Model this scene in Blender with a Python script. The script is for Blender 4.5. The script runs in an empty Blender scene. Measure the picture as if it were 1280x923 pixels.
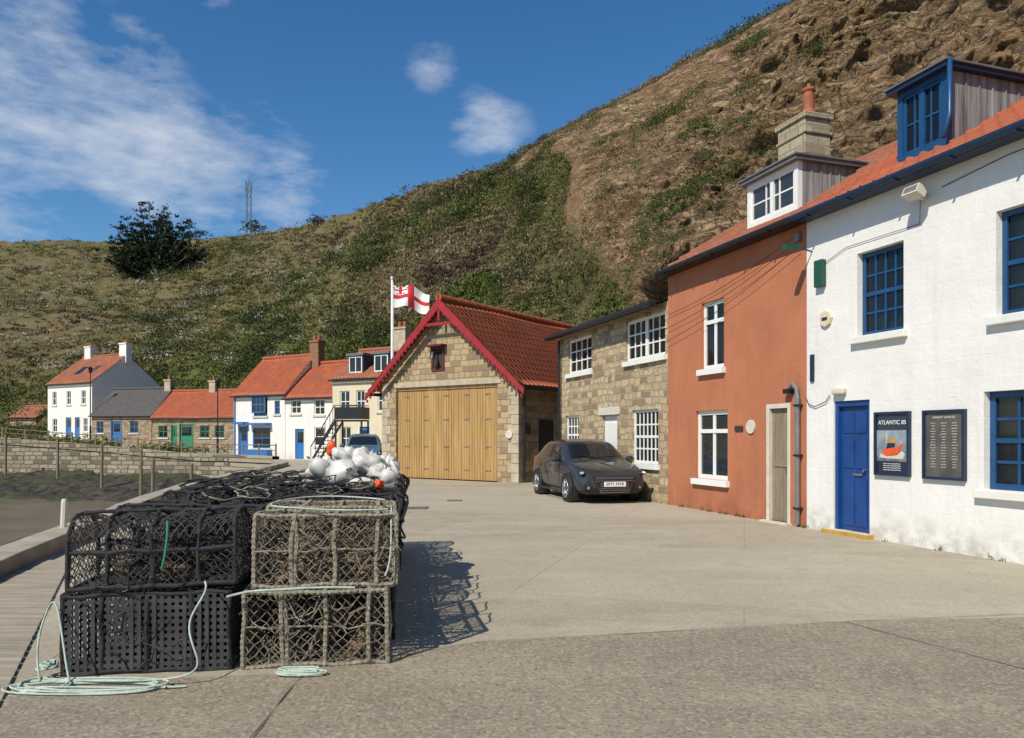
import bpy, bmesh, math, random
import numpy as np
from mathutils import Vector, Matrix, noise
random.seed(7); np.random.seed(7)
rng=np.random.RandomState(11)
scene=bpy.context.scene
R=math.radians
# ------------------------------------------------------------------ materials
def nm(name):
    m=bpy.data.materials.new(name); m.use_nodes=True
    nt=m.node_tree; b=nt.nodes['Principled BSDF']; return m,nt,b
def mixc(nt,fac,a,b,mode='MIX'):
    n=nt.nodes.new('ShaderNodeMix'); n.data_type='RGBA'; n.blend_type=mode
    for s,v in ((n.inputs[0],fac),(n.inputs[6],a),(n.inputs[7],b)):
        if hasattr(v,'is_output'): nt.links.new(v,s)
        elif isinstance(v,(int,float)): s.default_value=v
        else: s.default_value=(v[0],v[1],v[2],1)
    return n.outputs[2]
def ramp(nt,src,a,b,lo=0,hi=1):
    n=nt.nodes.new('ShaderNodeMapRange'); n.inputs[1].default_value=a; n.inputs[2].default_value=b
    n.inputs[3].default_value=lo; n.inputs[4].default_value=hi; n.clamp=True
    nt.links.new(src,n.inputs[0]); return n.outputs[0]
def math_(nt,op,a,b=0.0):
    n=nt.nodes.new('ShaderNodeMath'); n.operation=op
    for s,v in ((n.inputs[0],a),(n.inputs[1],b)):
        if hasattr(v,'is_output'): nt.links.new(v,s)
        else: s.default_value=v
    return n.outputs[0]
def coords(nt,kind='Object',scale=(1,1,1)):
    tc=nt.nodes.new('ShaderNodeTexCoord'); mp=nt.nodes.new('ShaderNodeMapping')
    mp.inputs['Scale'].default_value=scale
    nt.links.new(tc.outputs[kind],mp.inputs[0]); return mp.outputs[0]
def noi(nt,vec,scale,detail=5,rough=.55):
    n=nt.nodes.new('ShaderNodeTexNoise'); n.inputs['Scale'].default_value=scale
    n.inputs['Detail'].default_value=detail; n.inputs['Roughness'].default_value=rough
    nt.links.new(vec,n.inputs['Vector']); return n.outputs[0]
def vor(nt,vec,scale,feature='F1',rand=1):
    n=nt.nodes.new('ShaderNodeTexVoronoi'); n.feature=feature; n.inputs['Scale'].default_value=scale
    n.inputs['Randomness'].default_value=rand
    nt.links.new(vec,n.inputs['Vector']); return n
def bump(nt,b,h,strength=.3,dist=.02):
    n=nt.nodes.new('ShaderNodeBump'); n.inputs['Strength'].default_value=strength; n.inputs['Distance'].default_value=dist
    nt.links.new(h,n.inputs['Height']); nt.links.new(n.outputs[0],b.inputs['Normal'])
def sc(c,k): return tuple(min(1,x*k) for x in c)
def pm(name,col,rough=.7,var=.15,scale=2.5,bs=0,bscale=40,metal=0,col2=None,stretch=(1,1,1),bd=.01,dirt=0):
    m,nt,b=nm(name); v=coords(nt,'Object',stretch)
    f=ramp(nt,noi(nt,v,scale,8,.6),.3,.7)
    c=mixc(nt,f,sc(col,1-var),col2 if col2 else sc(col,1+var))
    if dirt:
        vd=coords(nt,'Object',(3,3,.5)); d=ramp(nt,noi(nt,vd,1.3,8,.7),.5,.75,0,dirt)
        c=mixc(nt,d,c,sc(col,.45))
        sx=nt.nodes.new('ShaderNodeSeparateXYZ'); nt.links.new(coords(nt),sx.inputs[0])
        low=math_(nt,'MULTIPLY',ramp(nt,sx.outputs[2],.75,0.0),ramp(nt,noi(nt,coords(nt,'Object',(1,1,.6)),3,6,.7),.35,.65,0,min(1,dirt*2.6)))
        c=mixc(nt,low,c,sc(col,.5))
    nt.links.new(c,b.inputs['Base Color'])
    b.inputs['Roughness'].default_value=rough; b.inputs['Metallic'].default_value=metal
    if bs: bump(nt,b,noi(nt,v,bscale,6,.6),bs,bd)
    return m
def brickvec(nt,dist,wob=2.2):
    v=coords(nt); nz=nt.nodes.new('ShaderNodeTexNoise'); nz.inputs['Scale'].default_value=wob; nz.inputs['Detail'].default_value=3; nt.links.new(v,nz.inputs['Vector'])
    vm=nt.nodes.new('ShaderNodeVectorMath'); vm.operation='MULTIPLY_ADD'; nt.links.new(nz.outputs[1],vm.inputs[0]); vm.inputs[1].default_value=(dist,dist,dist); nt.links.new(v,vm.inputs[2])
    sx=nt.nodes.new('ShaderNodeSeparateXYZ'); nt.links.new(vm.outputs[0],sx.inputs[0])
    cx=nt.nodes.new('ShaderNodeCombineXYZ'); nt.links.new(math_(nt,'ADD',sx.outputs[0],sx.outputs[1]),cx.inputs[0]); nt.links.new(sx.outputs[2],cx.inputs[1]); return v,cx.outputs[0]
def bricks(nt,vec,w,h,mort,off=.5,sq=1.0):
    br=nt.nodes.new('ShaderNodeTexBrick'); nt.links.new(vec,br.inputs['Vector']); br.inputs['Scale'].default_value=1; br.inputs['Brick Width'].default_value=w; br.inputs['Row Height'].default_value=h
    br.inputs['Mortar Size'].default_value=mort; br.inputs['Mortar Smooth'].default_value=.6; br.inputs['Bias'].default_value=0; br.offset=off; br.squash=sq; br.squash_frequency=3
    br.inputs['Color1'].default_value=(0,0,0,1); br.inputs['Color2'].default_value=(1,1,1,1); br.inputs['Mortar'].default_value=(.5,.5,.5,1); return br
def stone(name,cols,mortar,w=.36,h=.19,dist=.10,mw=.018,bs=.9):
    m,nt,b=nm(name); v,bv_=brickvec(nt,dist,2.6)
    br=bricks(nt,bv_,w,h,mw,.37,.65); sp=nt.nodes.new('ShaderNodeSeparateColor'); nt.links.new(br.outputs['Color'],sp.inputs[0]); rnd=sp.outputs[0]
    wn=nt.nodes.new('ShaderNodeTexWhiteNoise'); wn.noise_dimensions='1D'; nt.links.new(math_(nt,'MULTIPLY',rnd,37.7),wn.inputs['W'])
    c=mixc(nt,ramp(nt,rnd,.2,.7),cols[0],cols[1]); c=mixc(nt,ramp(nt,wn.outputs[0],.62,.8),c,cols[2])
    fine=noi(nt,v,16,8,.65); c=mixc(nt,ramp(nt,fine,.35,.75,0,.55),c,sc(cols[0],.5)); big=noi(nt,v,.8,5,.6); c=mixc(nt,ramp(nt,big,.5,.75,0,.45),c,sc(cols[0],.6))
    c=mixc(nt,br.outputs['Fac'],c,mortar)
    nt.links.new(c,b.inputs['Base Color']); b.inputs['Roughness'].default_value=.92
    hh=math_(nt,'SUBTRACT',math_(nt,'MULTIPLY',fine,.8),math_(nt,'MULTIPLY',br.outputs['Fac'],1.2)); hh=math_(nt,'ADD',hh,math_(nt,'MULTIPLY',wn.outputs[0],.5)); bump(nt,b,hh,bs,.03)
    return m
def tilemat(name,c1,c2,c3):
    m,nt,b=nm(name); tc=nt.nodes.new('ShaderNodeTexCoord')
    fl=nt.nodes.new('ShaderNodeVectorMath'); fl.operation='FLOOR'; nt.links.new(tc.outputs['UV'],fl.inputs[0])
    wn=nt.nodes.new('ShaderNodeTexWhiteNoise'); nt.links.new(fl.outputs[0],wn.inputs['Vector'])
    v=coords(nt); big=noi(nt,v,1.2,7,.6)
    c=mixc(nt,wn.outputs[0],c1,c2); c=mixc(nt,ramp(nt,big,.45,.72,0,.75),c,c3)
    c=mixc(nt,ramp(nt,noi(nt,v,25,4),.4,.8,0,.45),c,sc(c1,.45))
    nt.links.new(c,b.inputs['Base Color']); b.inputs['Roughness'].default_value=.85
    bump(nt,b,noi(nt,v,60,4),.3,.01); return m
def paintedwall(name,col):
    m,nt,b=nm(name); v,bv_=brickvec(nt,.06,1.5); br=bricks(nt,bv_,.55,.26,.012,.5,.8)
    n1=noi(nt,v,.9,7,.6); n2=noi(nt,v,22,5,.6); n3=noi(nt,v,4,5,.6)
    c=mixc(nt,ramp(nt,n1,.35,.7),sc(col,1.03),sc(col,.92)); d=ramp(nt,noi(nt,coords(nt,'Object',(4,4,.45)),1.1,8,.7),.53,.8,0,.35); c=mixc(nt,d,c,sc((.62,.60,.54),.8))
    sx=nt.nodes.new('ShaderNodeSeparateXYZ'); nt.links.new(coords(nt),sx.inputs[0])
    low=math_(nt,'MULTIPLY',ramp(nt,sx.outputs[2],.5,0.0),ramp(nt,n3,.4,.62,0,.75)); c=mixc(nt,low,c,(.36,.33,.27))
    nt.links.new(c,b.inputs['Base Color']); b.inputs['Roughness'].default_value=.65
    h=math_(nt,'ADD',math_(nt,'MULTIPLY',n3,1.1),math_(nt,'MULTIPLY',n2,.25)); h=math_(nt,'SUBTRACT',h,math_(nt,'MULTIPLY',br.outputs['Fac'],.06)); bump(nt,b,h,.6,.022); return m
M={}
M['white']=paintedwall('painted_masonry',(.77,.755,.715))
M['white2']=pm('whitewash',(.73,.72,.67),.8,.06,1.5,.2,10,dirt=.25)
M['cream']=pm('cream_render',(.64,.56,.40),.8,.06,1.5,.2,10,dirt=.2)
M['orange']=pm('orange_render',(.43,.155,.076),.88,.12,.9,.6,18,dirt=.3,bd=.014)
M['wht']=pm('white_gloss_paint',(.77,.77,.74),.35,.05,6)
M['blue']=pm('blue_paint',(.010,.062,.165),.38,.2,5,.1,30)
M['bdoor']=pm('blue_door_paint',(.009,.052,.205),.4,.2,3,.1,30)
M['navy']=pm('navy_paint',(.010,.025,.06),.4,.2,5)
M['blueb']=pm('bright_blue_paint',(.03,.15,.42),.4,.1,5)
M['red']=pm('red_paint',(.30,.018,.02),.45,.2,4)
M['black']=pm('black_paint',(.012,.012,.013),.45,.2,4)
M['sill']=pm('stone_sill',(.58,.54,.46),.85,.12,6,.3,40)
M['gdoor']=pm('grey_wood_door',(.24,.19,.125),.75,.25,3,.3,20,stretch=(6,6,.6))
M['green']=pm('green_paint',(.03,.20,.11),.5,.1,4)
M['dgreen']=pm('dark_green_plastic',(.01,.07,.04),.4,.1,4)
M['grey']=pm('grey_metal',(.20,.21,.22),.45,.15,5,metal=.3)
M['wcheek']=pm('weathered_boards',(.13,.13,.128),.95,.5,1.2,.6,14,stretch=(4,7,.4),col2=(.38,.38,.37))
M['lead']=pm('lead_sheet',(.13,.135,.14),.6,.3,2,.2,8)
M['chim']=pm('chimney_render',(.42,.36,.26),.9,.25,3,.5,20)
M['cpot']=pm('clay_chimney_pot',(.30,.095,.045),.8,.25,5)
M['slate']=pm('slate_roof',(.07,.062,.058),.7,.3,2.5,.5,9,stretch=(1,1,4))
M['gold']=pm('varnished_wood',(.36,.205,.07),.5,.2,1.6,.25,14,stretch=(5,5,.35),col2=(.50,.315,.12))
M['curtain']=pm('curtain_cloth',(.6,.56,.48),.9,.2,10,stretch=(3,3,.2))
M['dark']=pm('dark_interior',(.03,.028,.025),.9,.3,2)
M['stoneh']=stone('rubble_stone',((.48,.36,.205),(.58,.46,.29),(.26,.185,.115)),(.42,.35,.25),.34,.17,.20,.02)
M['stones']=stone('station_stone',((.42,.31,.175),(.48,.365,.21),(.27,.18,.11)),(.32,.265,.18),.40,.20,.10,.015)
M['stonec']=stone('cottage_stone',((.38,.285,.175),(.44,.34,.21),(.25,.18,.115)),(.34,.28,.2),.42,.22,.12,.02)
M['seawall']=stone('sea_wall_stone',((.30,.255,.18),(.40,.345,.245),(.15,.13,.09)),(.12,.10,.07),.6,.28,.18,.03)
M['tile']=tilemat('red_pantile',(.45,.118,.048),(.36,.085,.038),(.25,.09,.055))
M['tile3']=tilemat('station_pantile',(.62,.17,.075),(.50,.125,.06),(.38,.13,.075))
M['tile2']=tilemat('weathered_pantile',(.38,.135,.068),(.28,.09,.046),(.17,.09,.06))
M['rubber']=pm('tyre_rubber',(.015,.015,.015),.8,.2,8)
M['chrome']=pm('bright_metal',(.6,.6,.6),.2,.05,5,metal=1)
M['rope']=pm('beige_rope',(.33,.295,.22),.95,.4,25,1,110,bd=.02)
M['brope']=pm('black_rope',(.024,.024,.025),.8,.5,20,.8,110)
M['net']=pm('black_netting',(.040,.037,.034),.8,.6,7)
M['net2']=pm('brown_netting',(.17,.14,.10),.85,.5,9)
M['debris']=pm('bait_debris',(.20,.13,.075),.9,.6,14)
M['cyan']=pm('pale_green_rope',(.42,.50,.43),.85,.25,12,.6,120)
M['plast']=pm('grey_plastic',(.05,.05,.052),.55,.5,4,.2,30)
M['buoy']=pm('white_buoy_plastic',(.72,.70,.65),.5,.15,6,.3,9,dirt=.5)
M['obuoy']=pm('orange_buoy_plastic',(.75,.09,.02),.45,.12,6)
M['pole']=pm('white_pole',(.7,.7,.7),.4,.1,5)
M['post']=pm('weathered_timber',(.20,.16,.11),.9,.3,4,.5,20,stretch=(4,4,.5))
M['deck']=pm('deck_timber',(.33,.285,.215),.9,.35,2,.5,25,stretch=(.6,6,1))
M['kerb']=pm('kerb_concrete',(.33,.29,.225),.9,.3,2,.6,25)
M['yell']=pm('yellow_step',(.48,.29,.04),.75,.3,6)
M['sea']=pm('open_sea_and_shore',(.07,.09,.10),.35,.3,.02)
def glass(name,tr=.6):
    m,nt,b=nm(name); out=nt.nodes['Material Output']
    t=nt.nodes.new('ShaderNodeBsdfTransparent'); t.inputs[0].default_value=(.72,.76,.76,1)
    b.inputs['Base Color'].default_value=(.02,.025,.03,1); b.inputs['Roughness'].default_value=.03
    b.inputs['Specular IOR Level'].default_value=.9
    v=coords(nt); bump(nt,b,noi(nt,v,1.6,2),.06,.05)
    mx=nt.nodes.new('ShaderNodeMixShader')
    fr=nt.nodes.new('ShaderNodeFresnel'); fr.inputs[0].default_value=1.5
    nt.links.new(ramp(nt,fr.outputs[0],0,.5,1-tr,1),mx.inputs[0])
    nt.links.new(t.outputs[0],mx.inputs[1]); nt.links.new(b.outputs[0],mx.inputs[2]); nt.links.new(mx.outputs[0],out.inputs[0]); return m
M['glass']=glass('window_glass',.6)
M['dglass']=pm('dark_glass',(.014,.017,.021),.03,.3,1)
def paintcar(name,col):
    m,nt,b=nm(name); b.inputs['Base Color'].default_value=(*col,1); b.inputs['Metallic'].default_value=0
    b.inputs['Roughness'].default_value=.55; b.inputs['Specular IOR Level'].default_value=.25; b.inputs['Coat Weight'].default_value=.9; b.inputs['Coat Roughness'].default_value=.015
    return m
def ground_mat(name,base,dark,light,speck=.5,slabs=False):
    m,nt,b=nm(name); v=coords(nt)
    n1=noi(nt,v,.35,9,.62); n2=noi(nt,v,2.2,9,.65); n3=noi(nt,v,90,3,.6); n4=noi(nt,coords(nt,'Object',(.5,1.6,1)),.8,6,.6)
    c=mixc(nt,ramp(nt,n1,.35,.65),dark,base); c=mixc(nt,ramp(nt,n4,.48,.68,0,.6),c,light)
    c=mixc(nt,ramp(nt,n2,.5,.72,0,.5),c,sc(dark,.75))
    n5=noi(nt,coords(nt,'Object',(1.3,.35,1)),1.6,7,.7); c=mixc(nt,ramp(nt,n5,.60,.72,0,.45),c,sc(dark,.55))
    n6=vor(nt,v,.9).outputs['Distance']; spots=noi(nt,v,7,3,.5); c=mixc(nt,math_(nt,'MULTIPLY',ramp(nt,n6,.16,.06),ramp(nt,spots,.45,.6,0,.5)),c,sc(dark,.45))
    if slabs:
        mp=nt.nodes.new('ShaderNodeMapping'); mp.inputs['Rotation'].default_value=(0,0,R(17)); nt.links.new(v,mp.inputs[0])
        br=bricks(nt,mp.outputs[0],5.5,3.6,.012,.4,.9); c=mixc(nt,ramp(nt,br.outputs['Color'],0,1,0,.42),c,sc(light,1.02)); c=mixc(nt,math_(nt,'MULTIPLY',br.outputs['Fac'],.45),c,sc(dark,.6))
    vs=vor(nt,v,55); s2=nt.nodes.new('ShaderNodeSeparateColor'); nt.links.new(vs.outputs['Color'],s2.inputs[0])
    c=mixc(nt,ramp(nt,s2.outputs[0],.6,1,0,speck),c,sc(light,1.25)); c=mixc(nt,ramp(nt,s2.outputs[1],.6,1,0,speck),c,sc(dark,.5))
    nt.links.new(c,b.inputs['Base Color']); b.inputs['Roughness'].default_value=.92
    bump(nt,b,math_(nt,'ADD',math_(nt,'MULTIPLY',n3,.5),n2),.45,.012); return m
M['ground']=ground_mat('quay_concrete',(.37,.322,.24),(.285,.247,.18),(.44,.39,.30),.3,True)
M['ground2']=ground_mat('exposed_aggregate_concrete',(.29,.245,.178),(.21,.178,.126),(.35,.30,.222),.6)
M['joint']=pm('joint_tar',(.13,.11,.085),.9,.35,6)
def rowmat():
    m,nt,b=nm('mud_and_weed'); v=coords(nt); a=noi(nt,v,1.8,9,.75); c2=noi(nt,v,.3,6,.65)
    c=mixc(nt,ramp(nt,a,.42,.6),(.02,.018,.012),(.13,.105,.07)); c=mixc(nt,ramp(nt,c2,.45,.56,0,.75),c,(.07,.095,.022))
    nt.links.new(c,b.inputs['Base Color']); b.inputs['Roughness'].default_value=.75; bump(nt,b,a,1,.5); return m
M['mud']=rowmat()
def watermat():
    m,nt,b=nm('harbour_water'); v=coords(nt,'Object',(1,2,1))
    nt.links.new(mixc(nt,ramp(nt,noi(nt,v,.25,4),.35,.65),(.13,.105,.075),(.21,.17,.12)),b.inputs['Base Color']); b.inputs['Roughness'].default_value=.1
    bump(nt,b,noi(nt,v,3.5,5),.5,.05); return m
M['water']=watermat()
def vcmat(name,tr=.25):
    m,nt,b=nm(name); a=nt.nodes.new('ShaderNodeAttribute'); a.attribute_name='Col'
    nt.links.new(a.outputs[0],b.inputs['Base Color']); b.inputs['Roughness'].default_value=.75; b.inputs['Specular IOR Level'].default_value=.2
    t=nt.nodes.new('ShaderNodeBsdfTranslucent'); nt.links.new(a.outputs[0],t.inputs[0])
    mx=nt.nodes.new('ShaderNodeMixShader'); mx.inputs[0].default_value=tr
    nt.links.new(b.outputs[0],mx.inputs[1]); nt.links.new(t.outputs[0],mx.inputs[2]); nt.links.new(mx.outputs[0],nt.nodes['Material Output'].inputs[0]); return m
M['leaf']=vcmat('foliage')
DIP=.29
def hillmat():
    m,nt,b=nm('hillside'); v=coords(nt); at=nt.nodes.new('ShaderNodeAttribute'); at.attribute_name='Col'
    sp=nt.nodes.new('ShaderNodeSeparateColor'); nt.links.new(at.outputs[0],sp.inputs[0])
    n1=noi(nt,v,.7,9,.75); n2=noi(nt,v,.09,5); n3=noi(nt,v,3.0,8,.75); n0=noi(nt,v,.35,6,.6)
    sx=nt.nodes.new('ShaderNodeSeparateXYZ'); nt.links.new(v,sx.inputs[0])
    zz=math_(nt,'SUBTRACT',sx.outputs[2],math_(nt,'MULTIPLY',sx.outputs[1],DIP)); zz=math_(nt,'ADD',zz,math_(nt,'MULTIPLY',n0,2.0))
    def dv(kx,kz):
        c_=nt.nodes.new('ShaderNodeCombineXYZ'); nt.links.new(math_(nt,'MULTIPLY',sx.outputs[0],kx),c_.inputs[0]); nt.links.new(math_(nt,'MULTIPLY',sx.outputs[1],kx),c_.inputs[1]); nt.links.new(math_(nt,'MULTIPLY',zz,kz),c_.inputs[2]); return c_.outputs[0]
    st=noi(nt,dv(.05,.8),1.0,6,.65); st2=noi(nt,dv(.45,2.6),1.0,9,.75); st3=noi(nt,dv(.30,4.5),1.0,7,.7)
    blk=vor(nt,dv(.7,1.7),1.0,'DISTANCE_TO_EDGE').outputs['Distance']
    rock=mixc(nt,ramp(nt,st,.40,.60),(.33,.205,.105),(.52,.365,.21)); rock=mixc(nt,ramp(nt,n1,.42,.62,0,.6),rock,(.58,.43,.27)); rock=mixc(nt,ramp(nt,st3,.52,.60,0,.7),rock,(.17,.105,.058)); rock=mixc(nt,ramp(nt,st2,.56,.63,0,.8),rock,(.085,.055,.034)); rock=mixc(nt,ramp(nt,blk,.07,.0,0,.7),rock,(.09,.06,.038))  # dark bands and cracks, here and in clay, partly paint crevice shadow
    clay=mixc(nt,ramp(nt,n1,.38,.62),(.31,.195,.105),(.49,.335,.19)); clay=mixc(nt,ramp(nt,n2,.45,.6,0,.45),clay,(.40,.225,.12)); clay=mixc(nt,ramp(nt,n3,.50,.66,0,.55),clay,(.21,.135,.078)); clay=mixc(nt,ramp(nt,st2,.57,.64,0,.5),clay,(.15,.10,.06))
    c=mixc(nt,ramp(nt,math_(nt,'ADD',sp.outputs[1],math_(nt,'MULTIPLY',math_(nt,'SUBTRACT',n0,.5),1.2)),.35,.65),clay,rock)
    gr=mixc(nt,ramp(nt,n1,.38,.62),(.085,.09,.03),(.21,.175,.085)); gr=mixc(nt,ramp(nt,n2,.42,.6,0,.7),gr,(.24,.18,.10)); gr=mixc(nt,ramp(nt,n3,.5,.66,0,.5),gr,(.06,.055,.025))
    gr=mixc(nt,sp.outputs[2],gr,mixc(nt,ramp(nt,n1,.38,.62),(.085,.11,.026),(.17,.19,.052)))
    gf=math_(nt,'ADD',sp.outputs[0],math_(nt,'MULTIPLY',math_(nt,'SUBTRACT',n1,.5),1.6)); c=mixc(nt,ramp(nt,gf,.4,.6),c,gr)
    nt.links.new(c,b.inputs['Base Color']); b.inputs['Roughness'].default_value=.95; b.inputs['Specular IOR Level'].default_value=.1
    hh=math_(nt,'ADD',math_(nt,'MULTIPLY',n1,.8),math_(nt,'MULTIPLY',n3,.5)); rk=math_(nt,'ADD',ramp(nt,st2,.5,.63),ramp(nt,st3,.5,.6,0,.5)); rk=math_(nt,'ADD',rk,ramp(nt,blk,.1,0,0,.5)); hh=math_(nt,'SUBTRACT',hh,math_(nt,'MULTIPLY',rk,math_(nt,'MULTIPLY',sp.outputs[1],.8))); bump(nt,b,hh,1,.7); return m
M['hill']=hillmat()
# ------------------------------------------------------------------ mesh tools
def empty(name,loc=(0,0,0),rz=0):
    e=bpy.data.objects.new(name,None); scene.collection.objects.link(e); e.location=loc; e.rotation_euler=(0,0,rz); return e
class MB:
    def __init__(s): s.v=[];s.f=[];s.m=[];s.M=None
    def add(s,vs,fs,mi=0):
        o=len(s.v)
        if s.M is not None: vs=[tuple(s.M@Vector(p)) for p in vs]
        s.v+= [tuple(p) for p in vs]; s.f+=[tuple(i+o for i in f) for f in fs]; s.m+=[mi]*len(fs)
    def box(s,x0,x1,y0,y1,z0,z1,mi=0):
        s.add([(x0,y0,z0),(x1,y0,z0),(x1,y1,z0),(x0,y1,z0),(x0,y0,z1),(x1,y0,z1),(x1,y1,z1),(x0,y1,z1)],
              [(0,3,2,1),(4,5,6,7),(0,1,5,4),(1,2,6,5),(2,3,7,6),(3,0,4,7)],mi)
    def poly(s,p,mi=0): s.add(p,[tuple(range(len(p)))],mi)
    def prism(s,p,y0,y1,mi=0):
        n=len(p); s.add([(a,y0,b) for a,b in p]+[(a,y1,b) for a,b in p],[tuple(range(n)),tuple(range(2*n-1,n-1,-1))]+[(i,(i+1)%n,n+(i+1)%n,n+i) for i in range(n)],mi)
    def tube(s,pts,r,n=6,mi=0,closed=False,caps=True):
        P=[Vector(p) for p in pts]; k=len(P); vs=[];fs=[]
        up=Vector((0,0,1)); nrm=None
        for i in range(k):
            t=(P[(i+1)%k]-P[i-1]) if closed else (P[min(i+1,k-1)]-P[max(i-1,0)])
            if t.length<1e-9: t=Vector((0,0,1))
            t.normalize()
            if nrm is None:
                a=up if abs(t.z)<.9 else Vector((1,0,0)); nrm=t.cross(a).normalized()
            else:
                nrm=(nrm-t*nrm.dot(t)); nrm=nrm.normalized() if nrm.length>1e-6 else t.orthogonal().normalized()
            bn=t.cross(nrm); rr=r[i] if isinstance(r,(list,tuple)) else r
            for j in range(n):
                a=2*math.pi*j/n; vs.append(P[i]+(nrm*math.cos(a)+bn*math.sin(a))*rr)
        for i in range(k if closed else k-1):
            for j in range(n):
                a=i*n+j;b=i*n+(j+1)%n;c=((i+1)%k)*n+(j+1)%n;d=((i+1)%k)*n+j; fs.append((a,b,c,d))
        if not closed and caps and n>2: fs+= [tuple(range(n-1,-1,-1)),tuple(range((k-1)*n,k*n))]
        s.add(vs,fs,mi)
    def cyl(s,p0,p1,r0,r1=None,n=16,mi=0): s.tube([p0,p1],[r0,r0 if r1 is None else r1],n,mi)
    def sph(s,c,r,nu=16,nv=10,mi=0,Mx=None):
        vs=[];fs=[]
        for j in range(nv+1):
            ph=math.pi*j/nv
            for i in range(nu):
                th=2*math.pi*i/nu; p=Vector((r[0]*math.sin(ph)*math.cos(th),r[1]*math.sin(ph)*math.sin(th),r[2]*math.cos(ph)))
                if Mx is not None: p=Mx@p
                vs.append(p+Vector(c))
        for j in range(nv):
            for i in range(nu): fs.append((j*nu+i,(j+1)*nu+i,(j+1)*nu+(i+1)%nu,j*nu+(i+1)%nu))
        s.add(vs,fs,mi)
    def wall(s,x0,x1,z0,z1,ops,t=.25,mi=0):
        xs=sorted({x0,x1,*[o[0] for o in ops],*[o[1] for o in ops]}); zs=sorted({z0,z1,*[o[2] for o in ops],*[o[3] for o in ops]})
        for i in range(len(xs)-1):
            for j in range(len(zs)-1):
                cx=(xs[i]+xs[i+1])/2; cz=(zs[j]+zs[j+1])/2
                if any(o[0]<cx<o[1] and o[2]<cz<o[3] for o in ops): continue
                s.poly([(xs[i],0,zs[j]),(xs[i+1],0,zs[j]),(xs[i+1],0,zs[j+1]),(xs[i],0,zs[j+1])],mi)
        for a,b,c,d in [o[:4] for o in ops]:
            s.poly([(a,0,c),(a,t,c),(a,t,d),(a,0,d)],mi); s.poly([(b,0,c),(b,0,d),(b,t,d),(b,t,c)],mi)
            s.poly([(a,0,d),(a,t,d),(b,t,d),(b,0,d)],mi); s.poly([(a,0,c),(b,0,c),(b,t,c),(a,t,c)],mi)
    def build(s,name,mats,parent=None,smooth=False,bevel=0,subd=0,mesh_only=False,recalc=True):
        me=bpy.data.meshes.new(name); me.from_pydata(s.v,[],s.f)
        for m in mats: me.materials.append(m)
        me.polygons.foreach_set('material_index',s.m)
        if smooth: me.polygons.foreach_set('use_smooth',[True]*len(s.f))
        if recalc:
            bm=bmesh.new(); bm.from_mesh(me); bmesh.ops.recalc_face_normals(bm,faces=bm.faces); bm.to_mesh(me); bm.free()
        me.update()
        if mesh_only: return me
        ob=bpy.data.objects.new(name,me); scene.collection.objects.link(ob)
        if parent: ob.parent=parent
        if bevel:
            md=ob.modifiers.new('b','BEVEL'); md.width=bevel; md.segments=2; md.limit_method='ANGLE'
        if subd:
            md=ob.modifiers.new('s','SUBSURF'); md.levels=subd; md.render_levels=subd
        return ob
def gridmesh(name,P,mat,parent=None,uv=None,col=None,smooth=True):
    ny,nx=P.shape[:2]; me=bpy.data.meshes.new(name)
    idx=np.arange(ny*nx).reshape(ny,nx); q=np.stack([idx[:-1,:-1],idx[:-1,1:],idx[1:,1:],idx[1:,:-1]],-1).reshape(-1,4)
    me.vertices.add(ny*nx); me.vertices.foreach_set('co',P.reshape(-1).astype(np.float32))
    me.loops.add(q.size); me.loops.foreach_set('vertex_index',q.reshape(-1).astype(np.int32))
    me.polygons.add(len(q)); me.polygons.foreach_set('loop_start',np.arange(0,q.size,4,dtype=np.int32)); me.polygons.foreach_set('loop_total',np.full(len(q),4,dtype=np.int32))
    me.update(calc_edges=True)
    if smooth: me.polygons.foreach_set('use_smooth',[True]*len(q))
    if uv is not None:
        u=me.uv_layers.new(name='UVMap'); u.data.foreach_set('uv',uv.reshape(-1,2)[q.reshape(-1)].reshape(-1).astype(np.float32))
    if col is not None:
        ca=me.color_attributes.new('Col','FLOAT_COLOR','POINT'); c=np.ones((ny*nx,4),dtype=np.float32); c[:,:3]=col.reshape(-1,3); ca.data.foreach_set('color',c.reshape(-1))
    me.materials.append(mat); me.validate()
    ob=bpy.data.objects.new(name,me); scene.collection.objects.link(ob)
    if parent: ob.parent=parent
    return ob
def pantiles(name,O,U,V,lu,lv,mat,parent,tw=.25,row=.33,wave=.028,step=.035,spt=6):
    O=np.array(O,float);U=np.array(U,float);V=np.array(V,float);U/=np.linalg.norm(U);V/=np.linalg.norm(V);Nn=np.cross(U,V)
    if Nn[2]<0: Nn=-Nn
    nt_=max(1,round(lu/tw)); tw=lu/nt_; us=np.linspace(0,lu,nt_*spt+1); nr=max(1,round(lv/row)); row=lv/nr
    vs=[];hs=[];vr=[]
    for r in range(nr):
        vs+=[r*row,(r+1)*row]; hs+=[step,0]; vr+=[r+.02,r+.98]
    vs=np.array(vs);hs=np.array(hs);vr=np.array(vr)
    w=wave*np.sin(us/tw*2*np.pi)+wave*.4*np.sin(us/tw*4*np.pi)
    jit=np.repeat(rng.rand(nr)*.01,2)
    H=hs[:,None]+w[None,:]+jit[:,None]+.025*np.sin(us[None,:]*1.1+vs[:,None])
    P=O+us[None,:,None]*U+vs[:,None,None]*V+H[...,None]*Nn
    UV=np.stack(np.broadcast_arrays(us[None,:]/tw+.001,vr[:,None]),-1)
    return gridmesh(name,P,mat,parent,uv=UV,smooth=False)
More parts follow.
